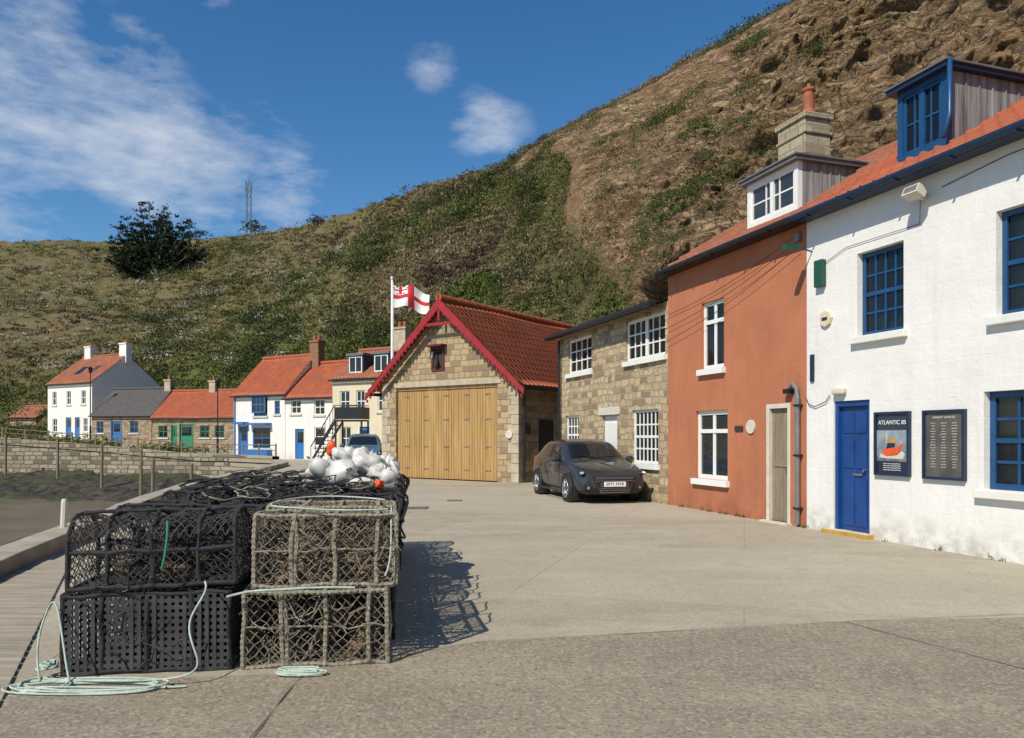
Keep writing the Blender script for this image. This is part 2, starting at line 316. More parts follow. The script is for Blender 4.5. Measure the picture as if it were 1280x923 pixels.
def win(mb,a,b,c,d,cols,rows,fy=.1,fw=.06,bar=.026,mf=0,mg=1,sash=True,curt=None):
    mb.box(a,a+fw,fy,fy+.06,c,d,mf); mb.box(b-fw,b,fy,fy+.06,c,d,mf)
    mb.box(a+fw,b-fw,fy+.002,fy+.058,c,c+fw,mf); mb.box(a+fw,b-fw,fy+.002,fy+.058,d-fw,d,mf)
    mid=(c+d)/2
    if sash: mb.box(a+fw,b-fw,fy+.006,fy+.05,mid-.03,mid+.03,mf)
    for i in range(1,cols):
        x=a+fw+(b-a-2*fw)*i/cols; mb.box(x-bar/2,x+bar/2,fy+.012,fy+.045,c+fw,d-fw,mf)
    for j in range(1,rows):
        z=c+fw+(d-c-2*fw)*j/rows
        if sash and abs(z-mid)<.05: continue
        mb.box(a+fw,b-fw,fy+.015,fy+.042,z-bar/2,z+bar/2,mf)
    mb.poly([(a,fy+.03,c),(b,fy+.03,c),(b,fy+.03,d),(a,fy+.03,d)],mg)
    if curt is not None:
        w=b-a
        for (x0,x1) in ((a,a+w*.22),(b-w*.22,b)):
            n=10
            for i in range(n):
                xa=x0+(x1-x0)*i/n; xb=x0+(x1-x0)*(i+1)/n
                mb.poly([(xa,.26+.03*(i%2),c),(xb,.26+.03*((i+1)%2),c),(xb,.26+.03*((i+1)%2),d),(xa,.26+.03*(i%2),d)],curt)
        for k in range(3):
            x=a+w*(.3+.18*k); mb.box(x-.04,x+.04,.24,.3,c+fw,c+fw+.12+.06*((k*7+int(abs(a)*10))%3),curt)
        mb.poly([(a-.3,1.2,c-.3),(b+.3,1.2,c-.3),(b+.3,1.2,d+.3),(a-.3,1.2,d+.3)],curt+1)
def text(s,size,mat,parent,loc,rot,name='lettering',ext=.002,align='CENTER'):
    cu=bpy.data.curves.new(name,'FONT'); cu.body=s; cu.size=size; cu.extrude=ext; cu.align_x=align; cu.align_y='CENTER'
    cu.materials.append(mat); o=bpy.data.objects.new(name,cu); scene.collection.objects.link(o); o.parent=parent; o.location=loc; o.rotation_euler=rot; return o
# ------------------------------------------------------------------ camera, light, world
cam=bpy.data.cameras.new('camera'); co=bpy.data.objects.new('camera',cam); scene.collection.objects.link(co)
co.location=(0,0,1.55); co.rotation_euler=(R(90),0,0); cam.sensor_width=36; cam.lens=950/1280*36; cam.shift_y=83.5/1280; cam.clip_end=3000; cam.clip_start=.05
scene.camera=co
sv=Vector((-.6,-.8,1.0)).normalized(); elev=math.asin(sv.z)
sl=bpy.data.lights.new('sun','SUN'); sl.energy=5.0; sl.angle=R(.5); sl.color=(1,.925,.79)
so=bpy.data.objects.new('sun',sl); scene.collection.objects.link(so); so.rotation_euler=sv.to_track_quat('Z','Y').to_euler(); so.location=(-20,-20,40)
w=bpy.data.worlds.new("World"); scene.world=w; w.use_nodes=True; nt=w.node_tree
bg=nt.nodes['Background']; outw=nt.nodes['World Output']
sky=nt.nodes.new('ShaderNodeTexSky'); sky.sky_type='NISHITA'; sky.sun_disc=False; sky.sun_elevation=elev; sky.sun_rotation=math.atan2(sv.x,sv.y)%(2*math.pi)
sky.air_density=1.0; sky.dust_density=.2; sky.ozone_density=3.0
hs_=nt.nodes.new('ShaderNodeHueSaturation'); hs_.inputs['Saturation'].default_value=1.28; hs_.inputs['Value'].default_value=1.32
nt.links.new(sky.outputs[0],hs_.inputs['Color']); nt.links.new(hs_.outputs[0],bg.inputs[0]); bg.inputs[1].default_value=.09
tc=nt.nodes.new('ShaderNodeTexCoord'); D=tc.outputs['Generated']
def blob(px,py,rad,wt):
    v=Vector(((px-640)/950,1,(545-py)/950)).normalized()
    d=nt.nodes.new('ShaderNodeVectorMath'); d.operation='DOT_PRODUCT'; nt.links.new(D,d.inputs[0]); d.inputs[1].default_value=v
    return ramp(nt,d.outputs['Value'],math.cos(R(rad)),1,0,wt)
acc=None
for b_ in [(10,90,7.5,.85),(60,140,6,.85),(140,165,5.5,.9),(200,190,5.5,.9),(270,215,5,.85),(345,250,5,.85),(0,265,4.5,.85),(265,20,3.6,.65),(170,60,4,.5),(610,163,3.6,.65),(540,85,2.2,.5),(350,155,2.5,.4),(400,120,2,.3),(-150,100,14,.9),(-350,200,18,.8)]:
    o=blob(*b_); acc=o if acc is None else math_(nt,'MAXIMUM',acc,o)
mp=nt.nodes.new('ShaderNodeMapping'); nt.links.new(D,mp.inputs[0]); mp.inputs['Rotation'].default_value=(0,R(35),0); mp.inputs['Scale'].default_value=(1.9,1.5,5)
nn=noi(nt,mp.outputs[0],2.5,12,.60); n_b=noi(nt,mp.outputs[0],8,9,.64)
cf=math_(nt,'ADD',math_(nt,'MULTIPLY',math_(nt,'SUBTRACT',nn,.5),3.4),math_(nt,'MULTIPLY',math_(nt,'SUBTRACT',n_b,.5),1.1))
cf=math_(nt,'ADD',cf,acc); cf=math_(nt,'MULTIPLY',ramp(nt,cf,.36,1.5),ramp(nt,acc,0.0,.5))
bg2=nt.nodes.new('ShaderNodeBackground'); bg2.inputs[0].default_value=(.82,.87,.95,1); bg2.inputs[1].default_value=.84
mx=nt.nodes.new('ShaderNodeMixShader'); nt.links.new(math_(nt,'MULTIPLY',cf,.9),mx.inputs[0]); nt.links.new(bg.outputs[0],mx.inputs[1]); nt.links.new(bg2.outputs[0],mx.inputs[2]); nt.links.new(mx.outputs[0],outw.inputs[0])
scene.view_settings.view_transform='Standard'; scene.view_settings.look='None'; scene.view_settings.exposure=0
# ------------------------------------------------------------------ ground, harbour
EDGE=[(-3,-20),(-4.6,3),(-5.4,7),(-5.95,8.9),(-6.7,11.8),(-7.9,16),(-9.3,22),(-10.2,28),(-10.8,33),(-11.7,39),(-13.7,44),(-18,48),(-28,51),(-45,53),(-90,56),(-200,62)]
BACK=[(40,-20),(40,3),(40,7),(40,8.9),(40,11.8),(40,16),(40,22),(40,28),(40,33),(40,50),(30,90),(0,100),(-28,100),(-50,100),(-100,110),(-200,120)]
def zg(x,y): return 0 if y<40 else min(1.5,max(0,(-x-20)/14))
P=[]
for e,b in zip(EDGE,BACK):
    P.append([(e[0]+(b[0]-e[0])*t,e[1]+(b[1]-e[1])*t,zg(e[0]+(b[0]-e[0])*t,e[1]+(b[1]-e[1])*t)) for t in np.linspace(0,1,14)])
gridmesh('quay_ground',np.array(P),M['ground'],smooth=False)
far=MB(); far.box(-1500,1500,-1500,2500,-6.2,-6,0); far.build('ground',[M['sea']])
mb=MB(); mb.poly([(-1.2,-3,.004),(-1.35,5.0,.004),(-.24,5.7,.004),(2.76,6.32,.004),(9,6.95,.004),(9,-3,.004)],0); mb.poly([(-3.0,-3,.004),(-3.0,4.5,.004),(-2.6,4.8,.004),(-1.36,4.95,.004),(-1.22,-3,.004)],0)
mb.build('concrete_apron',[M['ground2']])
mb=MB()
def strip(a,b,wd=.014,z=.008):
    a=Vector((*a,0));b=Vector((*b,0));d=(b-a).normalized();n=Vector((-d.y,d.x,0))*wd/2
    k=max(2,int((b-a).length/.12)); pts=[]
    for i in range(k+1):
        w_=.35+1.1*abs(noise.noise(Vector((i*.4,a.x*3,b.y)))); p=a.lerp(b,i/k)+Vector((0,0,z))+n*2.2*noise.noise(Vector((a.x+i*.25,a.y,b.x))); pts.append((p-n*w_,p+n*w_))
    for i in range(k): mb.poly([pts[i][0],pts[i+1][0],pts[i+1][1],pts[i][1]],0)
for a,b in [((-1.35,5.0),(-.24,5.7)),((-.24,5.7),(2.76,6.32)),((2.76,6.32),(6.4,6.9)),((2.76,6.32),(3.8,4.2)),((-1.2,0),(-1.36,5.0)),((-.9,11.5),(4.4,14)),((-6,12),(-1.6,11.3)),((-8,20),(2,21.5))]: strip(a,b)
mb.build('concrete_joints',[M['joint']])
mb=MB(); mb.box(-2.3,-1.8,16.0,16.5,.002,.014); mb.box(-1.55,-1.2,18.0,18.3,.002,.012); mb.build('manhole_cover',[M['joint']])
# unseen headland behind the viewpoint, added to darken reflections in the car and windows
xs_=np.linspace(-1,1,60); Pb=np.zeros((14,60,3))
for j in range(14):
    for i,a in enumerate(xs_):
        ang=math.pi*1.5+a*1.75; r=70+j*9; hgt=min(1,j/5)*(15+7*noise.noise(Vector((a*4,0,0))))*(1-.4*abs(a)); Pb[j,i]=(r*math.cos(ang),r*math.sin(ang)-10,-3+hgt+1.5*noise.noise(Vector((a*20,j*.6,0))))
Pb[...,1]=np.minimum(Pb[...,1],-18); gridmesh('reflection_headland',Pb,pm('headland_scrub',(.10,.10,.05),.95,.5,.1))
def dedge(x,y):
    best=1e9
    for (ax,ay),(bx,by) in zip(EDGE[:-1],EDGE[1:]):
        dx,dy=bx-ax,by-ay; t=max(0,min(1,((x-ax)*dx+(y-ay)*dy)/(dx*dx+dy*dy))); best=min(best,math.hypot(x-ax-t*dx,y-ay-t*dy))
    return best
xs=np.concatenate([np.linspace(-200,-60,20)[:-1],np.linspace(-60,-3,190)]); ys=np.linspace(-20,62,200)
P=np.zeros((len(ys),len(xs),3))
for j,y in enumerate(ys):
    for i,x in enumerate(xs):
        d=dedge(x,y); t=min(1,max(0,(d+1.5*noise.noise(Vector((x*.15,y*.15,4))))/9.5)); t=t*t*(3-2*t)
        P[j,i]=(x,y,-1.0-1.5*t+.28*noise.fractal(Vector((x*.5,y*.5,0)),1,2,4)+.3*abs(noise.noise(Vector((x*1.8,y*1.8,3)))))
gridmesh('harbour_mud',P,M['mud'])
mb=MB(); mb.box(-400,-3,-60,60,-2.3,-2.1,0); mb.build('harbour_water',[M['water']])
def offset(poly,d):
    out=[]
    for i,p in enumerate(poly):
        a=Vector(poly[max(0,i-1)]);b=Vector(poly[min(len(poly)-1,i+1)]);t=(b-a).normalized(); n=Vector((-t.y,t.x)); out.append((p[0]+n.x*d,p[1]+n.y*d))
    return out
def ribbon(name,idx,zb,zt,win_,wout,mat,bev=.02):
    pts=[EDGE[i] for i in idx]; fine=[]
    for a,b in zip(pts[:-1],pts[1:]):
        n=max(1,int(math.dist(a,b)/1.0)); n=min(n,30)
        fine+=[(a[0]+(b[0]-a[0])*i/n,a[1]+(b[1]-a[1])*i/n) for i in range(n)]
    fine.append(pts[-1]); A=offset(fine,wout);B=offset(fine,-win_); m=MB(); vs=[];fs=[]
    for k,(p,a,b) in enumerate(zip(fine,A,B)):
        g=zg(*p); j=.03*noise.noise(Vector((p[0]*.9,p[1]*.9,1)))
        vs+=[(a[0],a[1],zb if zb<-.5 else g+zb),(a[0],a[1],g+zt+j),(b[0],b[1],g+zt+j),(b[0],b[1],g-.02 if zb>-.5 else zb)]
    for i in range(len(fine)-1):
        for k in range(4): fs.append((i*4+k,i*4+(k+1)%4,i*4+4+(k+1)%4,i*4+4+k))
    m.add(vs,fs); return m.build(name,[mat],bevel=bev)
ribbon('sea_wall',range(0,16),-4,-.03,.3,.12,M['seawall'],0)
ribbon('quay_kerb',range(0,11),-.05,.2,.22,.2,M['kerb'])
ribbon('parapet_wall',range(10,16),-.05,.38,.25,.2,M['seawall'])
mb=MB(); y=-1.5
dxr=lambda y:-2.96+(-5.5+2.96)*(y-4.4)/5.1 if y>3.6 else -2.96+.4
while y<9.3:
    tt=float(np.interp(y,[e[1] for e in EDGE[:6]],[e[0] for e in EDGE[:6]]))+.25
    xa,xb=dxr(y),dxr(y+.125)
    if min(xa,xb)-tt>.1:
        dz=random.uniform(-.004,.004)
        mb.add([(tt,y,.0),(xa,y,0),(xb,y+.125,0),(tt,y+.125,0),(tt,y,.02+dz),(xa,y,.02+dz),(xb,y+.125,.02+dz),(tt,y+.125,.02+dz)],[(4,5,6,7),(0,1,5,4),(1,2,6,5),(2,3,7,6),(3,0,4,7)])
    y+=.145
mb.build('timber_decking',[M['deck']])
# ------------------------------------------------------------------ hill
F=np.array([(-130,95),(-75,84),(-52,80),(-38,77),(-26,72),(-12,62),(-4,54),(1.5,46.5),(7,39),(10.5,32.5),(12.5,26.5),(13.5,20),(14.5,12),(16,4),(20,-12)],float)
def rp(px,py,Y): return ((px-640)/950*Y,Y,1.55+(545-py)/950*Y)
G=np.array([(-160,175,44),rp(0,302,160),rp(200,300,150),rp(310,293,140),rp(400,276,125),rp(540,230,105),rp(620,208,95),rp(680,172,90),rp(800,110,80),rp(900,52,72),rp(1000,-4,66),rp(1150,-85,58),rp(1300,-150,50),(36,30,40),(40,-12,40)],float)
NS,NV=760,320
ss=np.linspace(0,14,NS); vv=np.concatenate([np.linspace(0,1,NV-12),1+np.linspace(.02,.8,12)])
def cub(A,s):
    from_=np.clip(np.floor(s).astype(int),0,13); t=s-from_; g=lambda k:A[np.clip(from_+k,0,14)]
    p0,p1,p2,p3=g(-1),g(0),g(1),g(2); t=t[:,None]
    return .5*((2*p1)+(-p0+p2)*t+(2*p0-5*p1+4*p2-p3)*t*t+(-p0+3*p1-3*p2+p3)*t**3)
Fs=cub(np.c_[F,np.zeros(15)],ss)[:,:2]; Gs=cub(G,ss)
HP=np.zeros((NV,NS,3)); HC=np.zeros((NV,NS,3))
def sm(a,b,x):
    t=min(1,max(0,(x-a)/(b-a))); return t*t*(3-2*t)
def layer(x,y,q,fq):
    k=math.floor(q); f=q-k; a=noise.noise(Vector((x*fq,y*fq,k*7.31))); b=noise.noise(Vector((x*fq,y*fq,(k+1)*7.31))); t=sm(.78,1,f); return a+(b-a)*t
for i in range(NS):
    s=ss[i]; f=Fs[i]; g=Gs[i]; z0=zg(f[0],f[1])-.4; dirv=np.array([g[0]-f[0],g[1]-f[1]]); dirv/=np.linalg.norm(dirv)
    for j in range(NV):
        v=vv[j]; x=f[0]+(g[0]-f[0])*v; y=f[1]+(g[1]-f[1])*v
        wob=noise.noise(Vector((x*.06,y*.06,5)))
        right=sm(8.4-2.3*min(v,1),9.2-2.3*min(v,1),s+wob*.9)
        if v<=1:
            pl=v; pr=np.interp(v,[0,.035,.10,.16,.22,.34,.40,.58,.64,1],[0,.17,.21,.36,.40,.47,.55,.66,.73,1]); p=pl+(pr-pl)*right
            z=z0+(g[2]-z0)*p
        else: z=g[2]-(v-1)*6
        edge=min(1,max(0,(1.0-v)*8)) if v<=1 else 0
        n=noise.fractal(Vector((x*.08,y*.08,z*.08)),1,2,6)
        rocky=right*sm(.95,.45,v+.5*wob) if v<1 else 0
        rocky=max(rocky,right*.4)
        gmask=1-right; off=0
        if right>.02:
            zz=z-DIP*y+1.0*noise.noise(Vector((x*.07,y*.07,0)))
            off=rocky*(1.9*layer(x,y,zz*.5,.12)+1.3*layer(x,y,zz*1.3+3,.3)+.8*layer(x,y,zz*2.8+9,.6)+.5*noise.noise(Vector((x*.9,y*.9,z*1.2)))+.3*noise.noise(Vector((x*2.2,y*2.2,z*2.8))))*(.25+.75*edge)
            if s<11.2: off+=right*(2.6*math.exp(-((z-11.2)/1.5)**2)-1.7*math.exp(-((z-7.6)/1.1)**2))*(1 if v<.3 else 0)*sm(11.2,10.2,s)
        off+=(1-rocky)*.6*noise.noise(Vector((x*.3,y*.3,z*.3)))*edge
        z+=(n*1.6)*(.25+.75*edge)*(1 if v>.02 else 0)*(1-.6*right)+ .45*noise.noise(Vector((x*.35,y*.35,9)))*(1-.5*right)
        HP[j,i]=(x-dirv[0]*off,y-dirv[1]*off,z)
        if v>.95: gmask=max(gmask,sm(.95,.985,v+.02*wob))
        if v<1:
            bare=math.exp(-(((s-4.15)/.35)**2+((v-.17)/.07)**2)); gmask-=1.3*bare
        HC[j,i]=(gmask,min(1,rocky*1.2),sm(.60,.15,v+.25*wob)*sm(1.5,4.5,s))
gridmesh('hill',HP,M['hill'],col=HC)
def leafcloud(name,centers,radii,cols,nleaf,lsize,flat=.7,parent=None,seed=1,shell=.5,vert=0,T=24):
    r=np.random.RandomState(seed); n=len(centers); temps=[];bri=[]
    for t in range(T):
        d=r.normal(size=(nleaf,3)); d[:,2]=np.abs(d[:,2])*.9-.1; d/=np.linalg.norm(d,axis=1)[:,None]; rad=shell+(1-shell)*r.rand(nleaf)
        lump=1+.35*np.sin(d[:,0]*5+t)*np.cos(d[:,1]*4+2*t)
        c=d*(rad*lump)[:,None]; c[:,2]*=flat; c[:,0]*=r.uniform(.8,1.35)
        a=r.normal(size=(nleaf,3)); a[:,2]+=vert*np.sign(a[:,2]); a/=np.linalg.norm(a,axis=1)[:,None]; b=np.cross(a,r.normal(size=(nleaf,3))); b/=np.linalg.norm(b,axis=1)[:,None]
        sz=lsize*(.6+.8*r.rand(nleaf))[:,None]
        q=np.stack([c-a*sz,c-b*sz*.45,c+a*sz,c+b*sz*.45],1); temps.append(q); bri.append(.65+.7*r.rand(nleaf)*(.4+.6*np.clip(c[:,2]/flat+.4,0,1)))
    temps=np.array(temps);bri=np.array(bri); ti=r.randint(0,T,n); an=r.rand(n)*6.283; ca,sa=np.cos(an),np.sin(an)
    q=temps[ti]; x=q[...,0]*ca[:,None,None]-q[...,1]*sa[:,None,None]; y=q[...,0]*sa[:,None,None]+q[...,1]*ca[:,None,None]
    P=np.stack([x,y,q[...,2]],-1)*radii[:,None,None,None]+centers[:,None,None,:]
    C=cols[:,None,:]*bri[ti][...,None]; C=np.repeat(C[:,:,None,:],4,2)
    P=P.reshape(-1,3); C=np.clip(C.reshape(-1,3),0,1); nq=len(P)//4
    me=bpy.data.meshes.new(name); me.vertices.add(len(P)); me.vertices.foreach_set('co',P.reshape(-1).astype(np.float32))
    me.loops.add(len(P)); me.loops.foreach_set('vertex_index',np.arange(len(P),dtype=np.int32))
    me.polygons.add(nq); me.polygons.foreach_set('loop_start',np.arange(0,len(P),4,dtype=np.int32)); me.polygons.foreach_set('loop_total',np.full(nq,4,dtype=np.int32)); me.update(calc_edges=True)
    catt=me.color_attributes.new('Col','FLOAT_COLOR','POINT'); cc=np.ones((len(P),4),dtype=np.float32); cc[:,:3]=C; catt.data.foreach_set('color',cc.reshape(-1))
    me.materials.append(M['leaf']); ob=bpy.data.objects.new(name,me); scene.collection.objects.link(ob)
    if parent: ob.parent=parent
    return ob
sets={'g':([],[],[]),'s':([],[],[])}
GRN=[(.10,.13,.032),(.14,.16,.042),(.065,.09,.025),(.17,.18,.055)]; BRN=[(.21,.155,.085),(.27,.205,.12),(.15,.11,.065),(.19,.16,.075),(.31,.25,.165)]
for cnt in range(38000):
    s=random.uniform(1,12.6) if random.random()<.7 else random.uniform(4.5,9.5); v=random.random()**1.15*1.03
    i=int(s/14*(NS-1)); j=min(NV-1,int(np.searchsorted(vv,v))); p=HP[j,i]; gmask=HC[j,i,0]
    pn=noise.noise(Vector((p[0]*.06,p[1]*.06,p[2]*.05))); pn2=noise.noise(Vector((p[0]*.2+9,p[1]*.2,p[2]*.2))); pn3=noise.noise(Vector((p[0]*.035+3,p[1]*.035,p[2]*.08)))
    sb=8.4-2.3*v
    if gmask>.5 and v<.95: pr=.85
    elif gmask>.5: pr=.45
    else:
        dd=s-sb; pr=max(0,.36-.15*dd)*(1 if pn2>0 else .12)+ (.45 if pn2>.36 and v>.4 and s<12 else 0)+.004
        if v<.28 and dd>.8: pr*=.15
    if random.random()>pr: continue
    if gmask<.2 and math.hypot((s-4.15)/.35,(v-.17)/.07)<1.1: continue
    lowf=HC[j,i,2]; low=lowf>.5
    if gmask>.5:
        greenp=.20+pn3*1.3+.75*lowf+(.18 if s>5.5 else 0)
        isg=random.random()<greenp; c=random.choice(GRN if isg else BRN)
        if 1.2<s<4.5 and .22<v<.8 and pn2>.1 and random.random()<.4: c=(.42,.39,.31)
        if isg and pn2>.25: c=random.choice([(.045,.065,.02),(.06,.08,.025)])
        if not isg and pn2<-.3: c=(.10,.07,.048)
        r=random.uniform(.5,1.2)*(1 if s<6 else .65); key='g'
        if isg and (pn2>.1 or random.random()<.22): key='s'; r=random.uniform(.6,1.7)*(1 if s<6 else .7)
        if low and s>5.5: c=random.choice([(.13,.16,.035),(.17,.20,.05),(.09,.12,.03),(.11,.14,.04),(.055,.08,.022)]); r*=1.25
    else: c=random.choice([(.06,.085,.025),(.09,.12,.033),(.12,.13,.045)]); r=random.uniform(.3,.85); key='s'
    S_=sets[key]; S_[0].append(p+np.array([0,0,.05])); S_[1].append(r); k=random.uniform(.8,1.2); S_[2].append([q*k for q in c])
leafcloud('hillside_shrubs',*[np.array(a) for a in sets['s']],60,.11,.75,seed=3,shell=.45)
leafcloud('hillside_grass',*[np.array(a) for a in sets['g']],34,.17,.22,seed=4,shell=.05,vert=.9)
def nearest(x,y):
    d=(HP[...,0]-x)**2+(HP[...,1]-y)**2; return HP[np.unravel_index(np.argmin(d),d.shape)]
tx,ty=-59.8,127; tz=nearest(tx,ty)[2]-1.0
tr=empty('cypress_tree',(tx,ty,tz)); mb=MB()
mb.tube([(.6,0,-1),(.5,0,1),(.2,.1,3),(0,0,6)],[.6,.5,.4,.25],10)
tips=[]
for k in range(44):
    a=R(-84+168*k/43)+random.uniform(-.06,.06); L_=(12.4-4.0*abs(math.sin(a))**1.5)*random.uniform(.80,1.08)
    dy=random.uniform(-2.6,2.6); tip=(math.sin(a)*L_*.92,dy,1.0+math.cos(a)*L_*.98+random.uniform(-.3,.4)+ (1.2 if abs(a)>1 else 0)); tips.append(tip)
    mb.tube([(.4,0,1.2),(tip[0]*.45,dy*.5,1.2+(tip[2]-1.2)*.42),(tip[0]*.95,dy,tip[2]*.97)],[.2,.12,.03],5)
mb.build('trunk_and_limbs',[M['post']],tr)
c_=[];r_=[];k_=[]
for tip in tips:
    for q in range(34):
        t=random.uniform(.22,1.0); sp_=.35+1.1*(1-abs(t-.65)*1.3)
        c_.append((tip[0]*t+random.gauss(0,.5)*sp_,tip[1]*t+random.gauss(0,.6)*sp_,1.2+(tip[2]-1.2)*t+random.gauss(0,.4)*sp_)); r_.append(random.uniform(.45,1.0)*(1.15-.5*t)); b=random.uniform(.5,1.6); k_.append((.018*b,.030*b,.013*b))
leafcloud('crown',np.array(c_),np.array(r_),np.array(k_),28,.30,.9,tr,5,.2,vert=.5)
for q,(px,py,Y,rr) in enumerate([(318,288,139,2.0),(250,300,146,1.6),(395,278,124,1.6)]):
    x=(px-640)/950*Y; p=nearest(x,Y); t=empty('windswept_bush',(x,Y,p[2])); m2=MB(); m2.tube([(0,0,-.5),(0,0,rr*.6)],[.2,.08],6); m2.build('stem',[M['post']],t)
    n=30; leafcloud('foliage',np.random.normal(size=(n,3))*rr*.45*np.array([1.2,1,.5])+np.array([0,0,rr*.6]),np.full(n,rr*.35),np.full((n,3),1)*np.array([.06,.06,.03]),20,.25,.8,t,q)
Y=143; x=(311-640)/950*Y; z=nearest(x,Y)[2]-.5
ms=empty('lattice_mast',(x,Y,z)); mb=MB(); H=11.0
for k in range(4):
    a=R(45+90*k); mb.tube([(.65*math.cos(a),.65*math.sin(a),0),(.45*math.cos(a),.45*math.sin(a),H)],.05,4)
for q in range(8):
    z0=q*H/8; z1=(q+1)*H/8
    for k in range(4):
        a=R(45+90*k);b=R(135+90*k); mb.tube([(.62*math.cos(a),.62*math.sin(a),z0),(.52*math.cos(b),.52*math.sin(b),z1)],.025,3); mb.tube([(.57*math.cos(a),.57*math.sin(a),z1),(.57*math.cos(b),.57*math.sin(b),z1)],.025,3)
for dx,zt in ((-.6,H+.6),(.6,H+.3),(0,H+1.0)): mb.tube([(dx,0,H-2),(dx,0,zt)],.05,4)
mb.build('lattice',[M['grey']],ms)
# ------------------------------------------------------------------ terrace
TR=math.atan2(-.9496,.3134); TL=(6.16,9.15,0)
def roofpair(par,x0,x1,mat,ze=5.3,yr=3.2,sl=.6,ov=.28):
    rz=ze+sl*yr; lv=math.hypot(yr+ov,(yr+ov)*sl)
    pantiles('roof_front',(x0,-ov,ze-sl*ov+.03),(1,0,0),(0,1,sl),x1-x0,lv,mat,par)
    pantiles('roof_back',(x0,2*yr+ov,ze-sl*ov+.03),(1,0,0),(0,-1,sl),x1-x0,lv,mat,par)
    mb=MB(); n=int((x1-x0)/.45)
    for k in range(n):
        a=x0+(x1-x0)*k/n; b=x0+(x1-x0)*(k+1)/n-.015; mb.tube([(a,yr,rz+.05),(b,yr,rz+.05)],[.115,.105],10)
    mb.build('ridge_tiles',[M['tile2']],par,smooth=False)
    return rz
def gutter(par,x0,x1,y,z,mat):
    mb=MB(); mb.tube([(x0,y,z),(x1,y,z)],.055,10); mb.box(x0,x1,y+.065,-.005,z-.04,z+.06)
    k=x0+.4
    while k<x1: mb.box(k,k+.03,y-.06,y+.06,z-.07,z-.052); k+=.9
    mb.build('gutter',[mat],par,smooth=False)
def shell(mb,x0,x1,ze,yr,rz,mi=0,z0=0):
    for x in (x0,x1): mb.poly([(x,0,z0),(x,2*yr,z0),(x,2*yr,ze),(x,yr,rz-.03),(x,0,ze)],mi)
    mb.poly([(x0,2*yr,z0),(x1,2*yr,z0),(x1,2*yr,ze),(x0,2*yr,ze)],mi)
def sill(mb,a,b,z,mi,ov=.08,h=.11,p=.09): mb.box(a-ov,b+ov,-p,.1,z-h,z-.002,mi)
wh=empty('white_house',TL,TR)
ops=[(-2.69,-1.80,3.07,4.35),(-.36,.95,3.04,4.35),(-.53,.85,.87,2.11),(-3.20,-2.44,.04,2.10),(2.4,3.3,3.04,4.35),(2.3,3.1,.04,2.1)]
mb=MB(); mb.wall(-3.83,5.2,0,5.3,ops,.25); shell(mb,-3.828,5.2,5.3,3.2,7.2); mb.build('walls',[M['white']],wh)
mb=MB(); 
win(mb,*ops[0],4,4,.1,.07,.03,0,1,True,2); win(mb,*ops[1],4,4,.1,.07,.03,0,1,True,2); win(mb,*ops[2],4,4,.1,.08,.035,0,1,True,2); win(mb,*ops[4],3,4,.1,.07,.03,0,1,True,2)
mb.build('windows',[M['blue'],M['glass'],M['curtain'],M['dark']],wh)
mb=MB(); [sill(mb,a,b,c,0) for a,b,c,d in (ops[0],ops[1],ops[2],ops[4])]; mb.build('sills',[M['white2']],wh,bevel=.01)
mb=MB()
for a,b,c,d in (ops[3],ops[5]):
    mb.box(a,a+.07,.03,.14,c,d,0); mb.box(b-.07,b,.03,.14,c,d,0); mb.box(a+.07,b-.07,.03,.14,d-.09,d,0)
    mb.box(a+.07,b-.07,.09,.13,c,d-.09,0); wdt=b-a-.14
    for (p0,p1) in ((.12,.46),(.54,.88)):
        for q0,q1 in ((.1,.85),(1.0,1.45),(1.55,1.88)): mb.box(a+.07+wdt*p0,a+.07+wdt*p1,.074,.0895,c+q0,c+q1,0)
    mb.cyl((b-.16,.09,1.02),(b-.16,.03,1.02),.022,n=10,mi=1); mb.box(a+.35,a+.55,.06,.0735,.93,.97,1)
mb.build('door',[M['bdoor'],M['chrome']],wh,bevel=.006)
mb=MB(); mb.box(-3.3,-2.35,-.16,.09,0,.06,0); mb.box(-3.28,-2.37,-.15,.0,.062,.066,1); mb.build('doorstep',[M['yell'],M['sill']],wh)
roofpair(wh,-3.83,5.2,M['tile'])
gutter(wh,-3.83,5.2,-.32,5.17,M['navy'])
def dormer(par,x0,x1,zb,zt,y0,frame,cheek,cols,roofm,fascia,th=.1):
    mb=MB(); yb=(zt-5.3)/.6
    mb.box(x0,x0+.1,y0,y0+.1,zb,zt,0); mb.box(x1-.1,x1,y0,y0+.1,zb,zt,0); mb.box(x0+.1,x1-.1,y0,y0+.1,zb,zb+.1,0); mb.box(x0+.1,x1-.1,y0,y0+.1,zt-.08,zt,0)
    for sx in (x0+.003,x1-.003): mb.poly([(sx,y0+.1,zb-.1),(sx,y0+.1,zt-.002),(sx,yb,zt-.002)],1)
    n=7
    for k in range(1,n):
        yy=y0+.1+(yb-y0-.1)*k/n; zlo=5.3+.6*yy; mb.box(x1-.002,x1+.014,yy-.012,yy+.012,zlo,zt-.004,1)
    mb.box(x0-.1,x1+.1,y0-.12,yb+.15,zt,zt+th,2); mb.box(x0-.13,x1+.13,y0-.15,yb+.12,zt+th+.001,zt+th+.03,3)
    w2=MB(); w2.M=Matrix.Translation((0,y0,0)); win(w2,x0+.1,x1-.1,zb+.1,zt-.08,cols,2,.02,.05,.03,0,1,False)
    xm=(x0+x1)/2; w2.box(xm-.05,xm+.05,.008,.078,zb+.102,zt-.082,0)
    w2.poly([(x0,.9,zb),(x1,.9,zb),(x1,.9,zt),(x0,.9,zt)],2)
    mb.build('dormer',[frame,cheek,fascia,roofm],par); w2.build('dormer_window',[frame,M['glass'],M['dark']],par)
